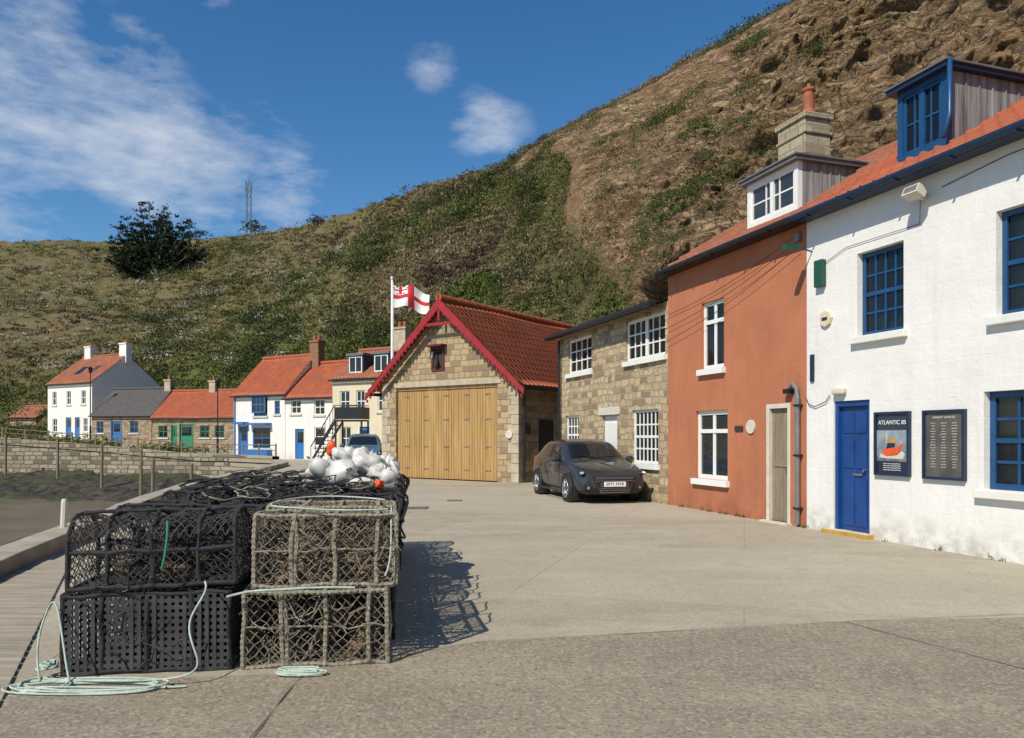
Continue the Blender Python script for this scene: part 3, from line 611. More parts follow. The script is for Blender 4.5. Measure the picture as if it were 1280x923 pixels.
dormer(wh,-2.51,-1.62,5.72,6.80,.6,M['blue'],M['wcheek'],4,M['lead'],M['navy'],.07)
mb=MB(); 
mb.box(-3.55,-3.36,-.1,0,3.98,4.42,0); mb.build('alarm_box',[M['dgreen']],wh,bevel=.015)
mb=MB(); mb.cyl((-3.35,-.005,3.45),(-3.35,-.05,3.45),.14,.13,8,0); mb.box(-3.41,-3.29,-.056,-.051,3.42,3.47,1); mb.build('alarm_sounder',[M['cream'],M['navy']],wh)
mb=MB(); mb.cyl((-3.7,0,4.62),(-3.7,-.3,4.66),.015,n=8); mb.box(-3.76,-3.64,-.55,-.28,4.62,4.7,0)
mb.M=Matrix.Translation((-1.4,-.2,4.88))@Matrix.Rotation(R(-25),4,'X'); mb.box(-.13,.13,-.1,.06,-.07,.06,1); mb.box(-.11,.11,-.102,-.1005,-.05,.045,2); mb.M=None; mb.box(-1.42,-1.38,-.15,0,4.80,4.84,1); mb.build('floodlights',[M['dgreen'],M['sill'],M['grey']],wh,bevel=.012)
mb=MB(); mb.box(-3.15,-2.9,-.1,0,2.2,2.31,0); mb.build('door_light',[M['sill']],wh,bevel=.03)
mb=MB(); mb.box(-3.72,-3.64,-.03,0,2.45,2.90,0); mb.build('thermometer_board',[M['navy']],wh)
mb=MB(); mb.tube([(-3.82,-.03,2.2),(-3.75,-.03,2.08),(-3.6,-.03,2.03),(-3.35,-.03,2.1),(-3.25,-.03,2.2)],.008,5); mb.tube([(-1.48,-.03,5.05),(-1.5,-.02,4.5),(-2.9,-.02,4.5),(-3.4,-.02,4.35)],.005,5); mb.tube([(-1.15,-.01,4.9),(-.2,-.01,5.0),(2,-.01,5.02)],.006,5); mb.build('cables',[M['black']],wh)
mb=MB(); mb.tube([(-1.50,.52,6.9),(-1.50,.52,6.1),(-1.50,.4,5.75)],.035,8); mb.build('downpipe',[M['blue']],wh,smooth=True)
def pic(kind):
    m,nt,b=nm('poster_print'); v=coords(nt,'Object',(1,1,1))
    if kind==0:
        sx=nt.nodes.new('ShaderNodeSeparateXYZ'); nt.links.new(v,sx.inputs[0]); f=ramp(nt,sx.outputs[2],-.45,.3)
        c=mixc(nt,f,(.02,.03,.05),(.28,.35,.42)); c=mixc(nt,ramp(nt,noi(nt,v,9,6),.4,.7,0,.5),c,(.5,.52,.5))
        c=mixc(nt,ramp(nt,sx.outputs[2],.19,.2),c,(.03,.04,.06))
        c=mixc(nt,ramp(nt,sx.outputs[2],-.25,-.26),c,(.02,.025,.05))
    else: c=mixc(nt,ramp(nt,noi(nt,v,3,4),.4,.6),(.07,.07,.072),(.12,.105,.095))
    nt.links.new(c,b.inputs['Base Color']); b.inputs['Roughness'].default_value=.25; return m
def poster(name,x0,x1,z0,z1,kind):
    e=empty(name,(0,0,0))
    Mx=Matrix.Translation(TL)@Matrix.Rotation(TR,4,'Z'); e.matrix_world=Mx@Matrix.Translation(((x0+x1)/2,0,(z0+z1)/2))
    w=x1-x0;h=z1-z0; mb=MB(); f=.035
    mb.box(-w/2,-w/2+f,-.06,0,-h/2,h/2,0); mb.box(w/2-f,w/2,-.06,0,-h/2,h/2,0); mb.box(-w/2+f,w/2-f,-.058,0,-h/2,-h/2+f,0); mb.box(-w/2+f,w/2-f,-.058,0,h/2-f,h/2,0)
    mb.box(-w/2+f,w/2-f,-.03,-.002,-h/2+f,h/2-f,1); mb.build('frame',[M['navy'],pic(kind)],e)
    rt=(R(90),0,0)
    if kind==0:
        text('ATLANTIC 85',.085,M['wht'],e,(0,-.034,h*.33),rt)
        for q in range(4): text('inshore rescue craft speed 35 knots',.022,M['wht'],e,(0,-.034,-.29-q*.03),rt,'caption')
        mb=MB(); mb.prism([(-.17,-.11),(-.15,-.15),(-.09,-.18),(.10,-.15),(.16,-.08),(.20,.01),(.16,-.01),(.1,-.045),(-.05,-.075),(-.14,-.07)],-.036,-.031,0); mb.prism([(-.11,-.07),(.05,-.045),(.06,.02),(-.0,.03),(-.08,.0)],-.036,-.031,1)
        for px_ in (-.07,-.01,.04): mb.prism([(px_-.02,.01),(px_+.02,.01),(px_+.025,.05),(px_+.01,.08),(px_-.01,.08),(px_-.025,.05)],-.037,-.0325,2)
        mb.prism([(-.1,.0),(-.09,.0),(-.085,.14),(-.105,.14)],-.037,-.031,3)
        mb.prism([(-.24,-.2),(-.1,-.215),(.2,-.22),(.24,-.15),(.18,-.1),(.1,-.165),(-.1,-.185),(-.2,-.14)],-.0345,-.031,3); mb.build('boat_picture',[M['obuoy'],M['navy'],M['yell'],M['sill']],e)
    else:
        text('LIFEBOAT SERVICES',.04,M['sill'],e,(0,-.034,h*.39),rt)
        rr=random.Random(4)
        for q in range(17):
            for c_ in range(3):
                text(''.join(rr.choice('abcdefghiklmnorstu ') for _ in range(rr.randint(7,11))),.02,M['sill'],e,(-.17+.17*c_,-.034,h*.31-q*.037),rt,'row')
poster('lifeboat_poster_board',-2.30,-1.66,.97,1.90,0); poster('notice_board',-1.43,-.77,.96,1.90,1)
# orange house
oh=empty('orange_house',TL,TR)
oo=[(-7.27,-6.11,.66,2.07),(-7.05,-6.24,2.92,4.30),(-4.91,-4.25,.03,2.12)]
mb=MB(); mb.wall(-8.42,-3.832,0,5.3,oo,.2); shell(mb,-8.42,-3.832,5.3,3.2,7.2); mb.build('walls',[M['orange']],oh)
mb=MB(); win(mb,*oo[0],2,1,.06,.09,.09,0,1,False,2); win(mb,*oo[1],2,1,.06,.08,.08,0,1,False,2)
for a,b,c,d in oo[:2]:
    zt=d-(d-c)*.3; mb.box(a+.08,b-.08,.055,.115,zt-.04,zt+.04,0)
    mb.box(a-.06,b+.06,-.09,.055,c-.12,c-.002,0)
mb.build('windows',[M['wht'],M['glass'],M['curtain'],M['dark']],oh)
mb=MB(); a,b,c,d=oo[2]; mb.box(a,a+.08,.0,.12,c,d,0); mb.box(b-.08,b,.0,.12,c,d,0); mb.box(a+.08,b-.08,.0,.12,d-.08,d,0)
for q in range(5): mb.box(a+.083+q*(b-a-.17)/5,a+.075+(q+1)*(b-a-.17)/5,.07+.004*(q%2),.11,c,d-.08,1)
mb.box(a+.11,b-.11,.055,.068,1.0,1.1,1); mb.cyl((b-.14,.07,.95),(b-.14,.02,.95),.02,n=8,mi=2); mb.box(a-.05,b+.05,-.12,.1,0,.03,3)
mb.build('door',[M['sill'],M['gdoor'],M['chrome'],M['sill']],oh)
roofpair(oh,-8.42,-3.832,M['tile2']); gutter(oh,-8.42,-3.84,-.32,5.17,M['black'])
dormer(oh,-6.25,-4.74,5.68,6.56,.55,M['wht'],M['wcheek'],3,M['lead'],M['lead'],.07)
mb=MB(); mb.box(-8.3,-7.35,2.85,3.55,6.6,8.7,0); mb.box(-8.36,-7.29,2.8,3.6,8.7,8.82,0); mb.box(-8.34,-7.31,2.82,3.58,8.35,8.42,0); mb.build('chimney_stack',[stone('chimney_stone',((.42,.36,.25),(.48,.41,.29),(.30,.25,.18)),(.36,.31,.23),.45,.22,.06,.015)],oh,bevel=.02)
mb=MB(); mb.tube([(-7.65,3.2,8.8),(-7.65,3.2,8.95),(-7.65,3.2,9.0),(-7.65,3.2,9.40),(-7.65,3.2,9.45),(-7.65,3.2,9.5)],[.17,.17,.13,.115,.15,.15],14); mb.tube([(-7.65,3.2,9.45),(-7.65,3.2,9.62)],[.07,.03],8); mb.sph((-8.0,3.2,8.86),(.2,.2,.13),10,6); mb.build('chimney_pot',[M['cpot']],oh,smooth=False)
mb=MB(); mb.tube([(-3.98,-.07,0.05),(-3.98,-.07,2.2),(-4.0,-.07,2.35),(-4.1,-.07,2.44),(-4.2,-.07,2.36),(-4.22,-.04,2.28)],.04,10,0); mb.box(-4.3,-4.14,-.12,0,2.28,2.36,1)
for z in (.3,1.2,2.05): mb.box(-4.04,-3.92,-.115,-.001,z,z+.035,1)
mb.build('downpipe',[M['grey'],M['black']],oh)
mb=MB(); mb.cyl((-5.35,-.003,1.72),(-5.35,-.03,1.72),.13,.13,20,0); mb.box(-5.85,-5.6,-.025,-.002,1.64,1.74,1); mb.box(-4.08,-3.96,-.06,0,4.85,5.0,2); mb.build('name_plaque',[M['sill'],M['dark'],M['grey']],oh)
mb=MB()
for k in range(3):
    z0=5.0-.12*k; z1=4.25-.3*k; pts=[(-3.9-4.5*t,-.05-.02*k,z0+(z1-z0)*t-.12*math.sin(math.pi*t)) for t in np.linspace(0,1,12)]; mb.tube(pts,.006,4)
mb.build('cables',[M['black']],oh)
# stone house
sh=empty('stone_house',TL,TR)
so_=[(-10.17,-8.87,.88,2.18),(-10.5,-8.55,3.4,4.4),(-14.3,-12.6,3.38,4.38),(-14.5,-13.5,1.0,2.15),(-11.95,-11.0,.02,2.1)]
mb=MB(); mb.wall(-14.95,-8.422,0,4.6,so_,.3); shell(mb,-14.95,-8.424,4.6,3.0,5.35); mb.build('walls',[M['stoneh']],sh)
mb=MB()
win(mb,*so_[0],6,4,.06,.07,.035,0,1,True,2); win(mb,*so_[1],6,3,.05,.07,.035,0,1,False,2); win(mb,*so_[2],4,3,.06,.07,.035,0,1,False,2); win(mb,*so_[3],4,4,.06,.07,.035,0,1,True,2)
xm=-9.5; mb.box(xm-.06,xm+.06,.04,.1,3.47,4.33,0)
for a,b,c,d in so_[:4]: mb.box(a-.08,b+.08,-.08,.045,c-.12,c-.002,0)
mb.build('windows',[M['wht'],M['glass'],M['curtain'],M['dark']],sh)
mb=MB(); a,b,c,d=so_[4]; mb.box(a,b,.1,.15,c,d,0); mb.box(a+.1,b-.1,.085,.098,.2,1.0,0); mb.box(a+.1,b-.1,.085,.098,1.15,1.9,0); mb.box(a-.15,b+.15,-.03,-.002,d,d+.2,1); mb.build('door',[M['wht'],M['sill']],sh,bevel=.01)
mb=MB(); mb.poly([(-15.1,-.3,4.56),(-8.425,-.3,4.56),(-8.425,3,5.42),(-15.1,3,5.42)],0); mb.poly([(-15.1,6.3,4.56),(-8.425,6.3,4.56),(-8.425,3,5.42),(-15.1,3,5.42)],0); mb.box(-15.1,-8.43,-.36,-.301,4.46,4.62,1); mb.tube([(-15.1,-.42,4.52),(-8.45,-.42,4.52)],.06,8,1); mb.tube([(-14.8,-.1,4.45),(-14.8,-.07,.1)],.04,8,1)
mb.build('roof',[M['slate'],M['black']],sh)
wc=[];wr=[];wk=[]
Mt=Matrix.Translation(TL)@Matrix.Rotation(TR,4,'Z')
for k in range(46):
    x=random.uniform(-14,3); 
    if -3.3<x<-2.3 or -5<x<-4.1 or -12<x<-11: continue
    p=Mt@Vector((x,-.03,0.0)); wc.append(p); wr.append(random.uniform(.03,.08)); wk.append((.08,.10,.03))
leafcloud('wall_foot_weeds',np.array(wc),np.array(wr),np.array(wk),20,.3,1.2,seed=8,vert=1)
# ------------------------------------------------------------------ boat station
bs=empty('lifeboat_station',(-4.86,28.5,0),math.atan2(-.579,.815)); W=6.22; Ld=8.7; rz=6.25; slp=(rz-3.15)/(W/2+.45)
zw=3.15+slp*.45
mb=MB(); mb.wall(0,W,0,zw,[(.71,5.37,0,3.3)],.35); mb.poly([(0,0,zw),(W,0,zw),(W/2,0,rz-.06)],0)
for x in (0,W): mb.poly([(x,0,0),(x,Ld,0),(x,Ld,zw),(x,0,zw)],0)
mb.poly([(0,Ld,0),(W,Ld,0),(W,Ld,zw),(W/2,Ld,rz-.06),(0,Ld,zw)],0); mb.build('walls',[M['stones']],bs)
mb=MB()
for x0,sg in ((0,1),(W,-1)):
    for q in range(11):
        wq=.42 if q%2 else .28; xa,xb=sorted((x0-sg*.015,x0+sg*wq)); mb.box(xa,xb,-.02,.2 if q%2==0 else .35,q*.32+.005,q*.32+.312,0)
mb.box(.55,5.53,-.03,.3,3.305,3.5,0)
mb.build('quoins',[M['chim']],bs,bevel=.015)
mb=MB(); nl=10; dw=(5.37-.71)/nl
for q in range(nl):
    x0=.71+q*dw
    mb.box(x0+.004,x0+dw-.004,.1+.004*(q%3),.16,.03,3.29,0)
    for k in range(1,4): mb.box(x0+dw*k/4-.004,x0+dw*k/4+.004,.096,.0995+.01,.05,3.27,1)
    for zz in (.35,1.15,2.1,2.95): mb.box(x0+(.02 if q%2 else dw-.12),x0+(.12 if q%2 else dw-.02),.085,.0955,zz,zz+.04,2)
mb.box(.65,5.43,.06,.0845,3.2,3.3,0); mb.build('boat_doors',[M['gold'],pm('door_groove',(.16,.08,.025)),M['grey']],bs)
for sg in (0,1):
    lv=math.hypot(W/2+.45,(W/2+.45)*slp)
    if sg==0: pantiles('roof_left',(-.45,-.35,3.18),(0,1,0),(1,0,slp),Ld+.6,lv,M['tile3'],bs,wave=.016)
    else: pantiles('roof_right',(W+.45,-.35,3.18),(0,1,0),(-1,0,slp),Ld+.6,lv,M['tile3'],bs,wave=.013,step=.024)
mb=MB()
for k in range(20):
    a=-.4+(Ld+.7)*k/20; b=-.4+(Ld+.7)*(k+1)/20-.015; mb.tube([(W/2,a,rz+.1),(W/2,b,rz+.1)],[.135,.125],10)
mb.build('ridge_tiles',[M['tile']],bs,smooth=False)
mb=MB(); hw=W/2+.5; t=.30
for sg in (-1,1):
    f=lambda x,z:(W/2+sg*x,z)
    p=[f(hw,3.06),f(hw,3.06-t*.6),f(0,rz+.02-t*1.0),f(0,rz+.08)]
    if sg<0: p=p[::-1]
    mb.prism(p,-.42,-.36,0)
    for k in range(22):
        u=k/22; x=hw*(1-u)-.1; z=3.06+(rz-3.0)*u-t*.75+.02; cx=W/2+sg*x; mb.box(cx-.035,cx+.035,-.41,-.37,z-.07,z+.04,0)
mb.box(W/2-.05,W/2+.05,-.4,-.36,rz-.7,rz+.2,0); mb.box(W/2-.75,W/2+.75,-.395,-.355,rz-.86,rz-.76,0)
mb.build('bargeboards',[M['red']],bs)
mb=MB(); mb.box(-.5,-.44,-.4,Ld+.2,3.05,3.17,0); mb.box(W+.44,W+.5,-.4,Ld+.2,3.05,3.17,0); mb.build('gutter',[M['black']],bs)
mb=MB(); xm=W/2-.35; mb.box(xm-.3,xm+.3,-.05,0,3.85,3.93,0);mb.box(xm-.3,xm+.3,-.05,0,4.62,4.7,0);mb.box(xm-.3,xm-.22,-.05,0,3.93,4.62,0);mb.box(xm+.22,xm+.3,-.05,0,3.93,4.62,0);mb.box(xm-.02,xm+.02,-.04,0,3.93,4.62,0);mb.box(xm-.22,xm+.22,-.01,-.002,3.93,4.62,1); mb.box(xm-.4,xm+.4,-.3,0,4.7,4.76,0); mb.cyl((xm,-.02,4.5),(xm,-.3,4.45),.02,n=6,mi=2); mb.tube([(xm,-.3,4.5),(xm,-.3,4.44),(xm,-.3,4.25)],[.03,.05,.13],10,2); mb.build('gable_window',[pm('dark_red_paint',(.12,.015,.015)),M['dark'],M['black']],bs)
mb=MB(); mb.M=Matrix.Translation((W,0,0))@Matrix.Rotation(R(90),4,'Z'); mb.box(1.2,2.1,-.03,-.005,.02,2.1,0); mb.box(.35,.6,-.08,0,1.6,1.9,1); mb.tube([(.2,-.1,3.05),(.2,-.1,.1)],.04,8,1); mb.build('side_door',[M['dark'],M['black']],bs)
mb=MB(); mb.cyl((W-.35,-.02,1.6),(W-.35,-.06,1.6),.14,n=14); mb.build('wall_plaque',[M['sill']],bs)
fp=empty('flagpole',(-4.72,29.9,0)); mb=MB(); mb.tube([(0,0,0),(0,0,3),(0,0,7.7)],[.065,.055,.04],10); mb.sph((0,0,7.75),(.07,.07,.07),10,6); mb.tube([(.06,-.03,.9),(.05,-.03,7.6)],.008,4); mb.build('pole',[M['pole']],fp,smooth=True)
nx,ny=48,32; mb=MB(); vs=[]
for j in range(ny+1):
    for i in range(nx+1):
        u=i/nx; q=j/ny; x=1.45*u; z=7.5-.85*q-.38*u*u-.06*math.sin(u*9+q); y=.18*u*math.sin(u*9.5+q*1.6)+.06*u*math.sin(q*5+u*3); vs.append((x+.03,y,z))
fw=[];mats_=[]
for j in range(ny):
    for i in range(nx):
        u=(i+.5)/nx;q=(j+.5)/ny; m_=0
        if abs(u-.5)<.075 or abs(q-.5)<.10: m_=1
        if u<.42 and q<.38:
            a_=u/.42;b_=q/.38; m_=2
            if abs(a_-b_)<.14 or abs(a_+b_-1)<.14: m_=0
            if abs(a_-.5)<.14 or abs(b_-.5)<.2: m_=0
            if abs(a_-.5)<.08 or abs(b_-.5)<.11: m_=1
        fw.append((j*(nx+1)+i,j*(nx+1)+i+1,(j+1)*(nx+1)+i+1,(j+1)*(nx+1)+i)); mats_.append(m_)
mb.add(vs,fw); mb.m=mats_; mb.build('flag',[M['wht'],pm('flag_red',(.50,.02,.03),.8,.08),M['navy']],fp,smooth=True,recalc=False)
# ------------------------------------------------------------------ far houses
def house(name,loc,rz_,W,Dp,eave,ridge,wm,rm,wins,fm,chims=(),tiles=True,gwin=()):
    e=empty(name,loc,rz_); yr=Dp/2; sl=(ridge-eave)/yr
    ops=[w_[:4] for w_ in wins]
    mb=MB(); mb.wall(0,W,-1,eave,ops,.18); shell(mb,0,W,eave,yr,ridge,0,-1); mb.build('walls',[wm],e)
    mb=MB()
    for w_ in wins:
        a,b,c,d=w_[:4]; k=w_[4] if len(w_)>4 else 'w'
        if k=='w': win(mb,a,b,c,d,2,2,.06,.07,.05,0,1,False); mb.box(a-.1,b+.1,-.08,.055,c-.12,c-.002,2)
        else: mb.box(a,b,.08,.14,c,d,3); mb.box(a-.08,a-.001,-.03,.05,c,d+.08,0); mb.box(b+.001,b+.08,-.03,.05,c,d+.08,0); mb.box(a+.15,b-.15,.06,.079,c+(d-c)*.55,c+(d-c)*.9,1)
    Mx=Matrix.Translation((W,0,0))@Matrix.Rotation(R(90),4,'Z'); mb.M=Mx
    for a,b,c,d in gwin: mb.box(a,b,-.04,-.002,c,d,0); mb.box(a+.07,b-.07,-.045,-.0405,c+.07,d-.07,1)
    mb.M=None
    mb.build('windows_and_doors',[fm,M['dglass'],M['sill'],(fm if fm is not M['wht'] else M['blueb'])],e)
    ov=.2; lv=math.hypot(yr+ov,(yr+ov)*sl)
    if tiles:
        pantiles('roof_front',(-.1,-ov,eave-sl*ov+.04),(1,0,0),(0,1,sl),W+.2,lv,rm,e,.3,.4,.035,.04,4); pantiles('roof_back',(-.1,Dp+ov,eave-sl*ov+.04),(1,0,0),(0,-1,sl),W+.2,lv,rm,e,.3,.4,.035,.04,4)
    else:
        mb=MB(); mb.poly([(-.1,-ov,eave-sl*ov+.04),(W+.1,-ov,eave-sl*ov+.04),(W+.1,yr,ridge+.04),(-.1,yr,ridge+.04)]); mb.poly([(-.1,Dp+ov,eave-sl*ov+.04),(W+.1,Dp+ov,eave-sl*ov+.04),(W+.1,yr,ridge+.04),(-.1,yr,ridge+.04)]); mb.build('roof',[rm],e)
    mb=MB(); mb.tube([(-.1,yr,ridge+.08),(W+.1,yr,ridge+.08)],.12,8,0); mb.tube([(-.1,-ov-.05,eave-sl*ov),(W+.1,-ov-.05,eave-sl*ov)],.06,6,1)
    mb.build('ridge_and_gutter',[rm,M['black']],e)
    for c in chims:
        mb=MB(); x,z,wd=c[:3]; mm=c[3] if len(c)>3 else M['chim']; mb.box(x-wd/2,x+wd/2,yr-.3,yr+.3,ridge-.8,z,0); mb.box(x-wd/2-.06,x+wd/2+.06,yr-.36,yr+.36,z,z+.12,0)
        n=max(1,int(wd/.4))
        for k in range(n):
            xx=x+(k-(n-1)/2)*.36; mb.tube([(xx,yr,z+.1),(xx,yr,z+.5)],[.13,.11],8,1)
        mb.build('chimney',[mm,M['cpot']],e)
    return e
r30=R(-30)
brk=pm('chimney_brick',(.24,.12,.075),.9,.3,6,.4,20)
hA=house('blue_trimmed_cottage',(-19.4,53,0),r30,5.0,5.4,4.45,7.1,M['white2'],M['tile'],[(.55,1.35,.05,2.2,'d'),(1.9,3.6,.7,2.1),(2.0,3.3,2.9,4.1),(4.0,4.5,3.0,3.9)],M['blueb'],[])
mb=MB(); mb.box(1.75,3.75,-.5,0,2.3,2.42,0); mb.box(1.75,3.75,-.45,-.02,.1,.62,0); mb.box(.4,1.5,-.5,0,2.35,2.5,0); mb.tube([(.15,-.05,4.3),(.15,-.05,.1)],.05,6,0)
mb.box(1.9,3.4,-.28,-.02,4.25,4.35,0); win(mb,2.0,3.3,3.1,4.25,3,2,-.2,.08,.06,0,1,False); mb.build('porch_and_dormer',[M['blueb'],M['dglass']],hA)
hB=house('whitewashed_cottage',(-15.05,50.5,0),r30,4.15,5.2,4.15,6.5,M['white2'],M['tile'],[(.5,1.4,3.0,3.9),(2.6,3.5,2.9,3.9),(.9,1.7,.02,2.0,'d'),(2.6,3.5,.9,2.1)],M['wht'],[(.3,8.0,.8,brk)])
hC=house('cream_house',(-11.1,47,0),r30,6.0,5.2,5.1,7.0,M['cream'],M['tile2'],[(.6,1.4,3.0,4.3),(1.9,2.6,3.0,4.3),(3.6,4.4,3.0,4.3),(.6,1.5,.7,2.1),(2.2,3.0,0,2.1,'d'),(4,5,.7,2.1)],M['wht'],[(3.4,8.2,.9),(5.9,8.2,.8)])
mb=MB()
for x in (1.0,3.0):
    mb.box(x,x+1.2,.35,2.2,5.15,6.45,0); mb.box(x-.1,x+1.3,.2,2.4,6.45,6.6,1); win(mb,x+.08,x+1.12,5.4,6.4,2,1,.29,.07,.06,2,3,False)
mb.build('dormers',[M['navy'],M['lead'],M['wht'],M['dglass']],hC)
house('stone_cottage',(-30.3,64,.4),R(-14),7.8,5.5,2.75,5.0,M['stonec'],M['tile'],[(.6,1.5,1.0,2.0),(1.9,2.3,.05,2.0,'d'),(2.7,3.9,.05,2.1,'d'),(4.6,5.5,1.0,2.0),(6.0,6.9,1.0,2.0)],M['green'],[(4.0,5.8,.6)])
house('slate_roofed_cottage',(-36.4,65.8,.8),R(-12),5.9,5.5,2.6,4.9,M['stonec'],M['slate'],[(.5,1.2,1.0,2.0),(2.0,2.9,.05,2.0,'d'),(3.8,4.6,1.0,2.0)],M['blueb'],[(5.6,5.6,.6)],tiles=False)
hF=house('tall_white_house',(-45.2,74,1.3),r30,7.3,7.0,5.3,8.1,M['white2'],M['tile2'],[(.8,1.5,3.2,4.5),(3.2,3.9,3.2,4.5),(5.6,6.3,3.2,4.5),(.8,1.6,.6,1.9),(3.1,4.0,0,2.0,'d'),(4.6,5.4,0,2.0,'d'),(5.9,6.6,.6,1.9)],M['wht'],[(1.2,9.1,1.0,M['white2']),(7.0,9.1,1.1,M['white2'])],gwin=[(3.2,4.4,3.6,4.6)])
mb=MB()
for x in (2.6,4.8): mb.add([(x,1.0,5.3+.8*1.0+.12),(x+.8,1.0,5.3+.8+.12),(x+.8,2.0,5.3+1.6+.12),(x,2.0,5.3+1.6+.12)],[(0,1,2,3)],0)
mb.build('skylights',[M['dglass']],hF)
house('small_cottage',(-55.5,84,1.4),R(-20),4.0,4.0,2.2,3.4,M['stonec'],M['tile2'],[(1,1.7,.8,1.7)],M['wht'])
gc=[];gr=[];gk=[]
for k in range(120):
    x=random.uniform(-50,-21); y=54+random.uniform(0,4)+max(0,(-x-38))*.5; gc.append((x,y,zg(x,y)+.1)); gr.append(random.uniform(.3,.8)); gk.append(random.choice(GRN))
leafcloud('garden_shrubs',np.array(gc),np.array(gr),np.array(gk),36,.2,.8,seed=12)
st=empty('external_staircase',(-10.9,42,0),R(-12)); mb=MB()
for q in range(11): mb.box(q*.12,q*.12+.16,-.45,.45,q*.21,q*.21+.04,0)
for y in (-.47,.47):
    mb.add([(0,y-.02,-.0),(0,y+.02,0),(1.45,y+.02,2.25),(1.45,y-.02,2.25),(0,y-.02,.22),(0,y+.02,.22),(1.45,y+.02,2.45),(1.45,y-.02,2.45)],[(0,1,2,3),(4,5,6,7),(0,3,7,4),(1,2,6,5)],0)
    mb.tube([(0,y,.95),(1.4,y,3.2),(3.0,y,3.2)],.03,6,0)
    for k in range(6): mb.tube([(k*.28,y,k*.42+.1),(k*.28,y,k*.45+.95)],.018,5,0)
mb.box(1.4,3.0,-.5,.5,2.33,2.42,0); mb.box(1.42,3.0,-.5,-.46,2.45,3.1,0); mb.box(2.98,3.02,-.5,.5,2.45,3.1,0)
for x in (1.45,2.95):
    for y in (-.45,.45): mb.box(x-.04,x+.04,y-.04,y+.04,0,2.33,0)
mb.build('stairs',[M['black']],st)
for px,Y,top in ((113,66,6.4),(272,56,5.6)):
    x=(px-640)/950*Y; z=zg(x,Y); l=empty('street_lamp',(x,Y,z)); mb=MB(); mb.tube([(0,0,0),(0,0,1.2),(0,0,1.25),(0,0,top-.6)],[.09,.08,.05,.04],8); mb.tube([(0,0,top-.6),(0,0,top-.55),(0,0,top-.15),(0,0,top)],[.06,.12,.2,.02],8,1); mb.build('post',[M['black'],M['dglass']],l)
for x,y,z0,z1 in [(-24.3,45,-2,1.07),(-21,43,-2,.8),(-17.5,37,-2.2,.45),(-15.2,36,-2.2,.25),(-6.62,11.2,0,.62),(-33,49.5,-1.5,1.6),(-38,50.5,-1.5,1.7),(-29,48.5,-1.5,1.5)]:
    mb=MB(); mb.tube([(0,0,z0),(.02,.01,z1-.04),(.02,.01,z1)],[.085 if y>12 else .045,.08 if y>12 else .045,.06 if y>12 else .035],8); o=mb.build('mooring_post',[M['post'] if y>12 else M['sill']]); o.location=(x,y,0)
mb=MB(); pr=None
for i in range(11,14):
    a,b=EDGE[i-1],EDGE[i]; n=int(math.dist(a,b)/1.6)
    for k in range(n):
        x=a[0]+(b[0]-a[0])*k/n; y=a[1]+(b[1]-a[1])*k/n+.1; z=zg(x,y)+.35; mb.box(x-.04,x+.04,y-.04,y+.04,z,z+.75,0)
        if pr: mb.tube([pr,(x,y,z+.65)],.03,4); mb.tube([(pr[0],pr[1],pr[2]-.3),(x,y,z+.35)],.02,4)
        pr=(x,y,z+.65)
mb.build('timber_railing',[M['post']])
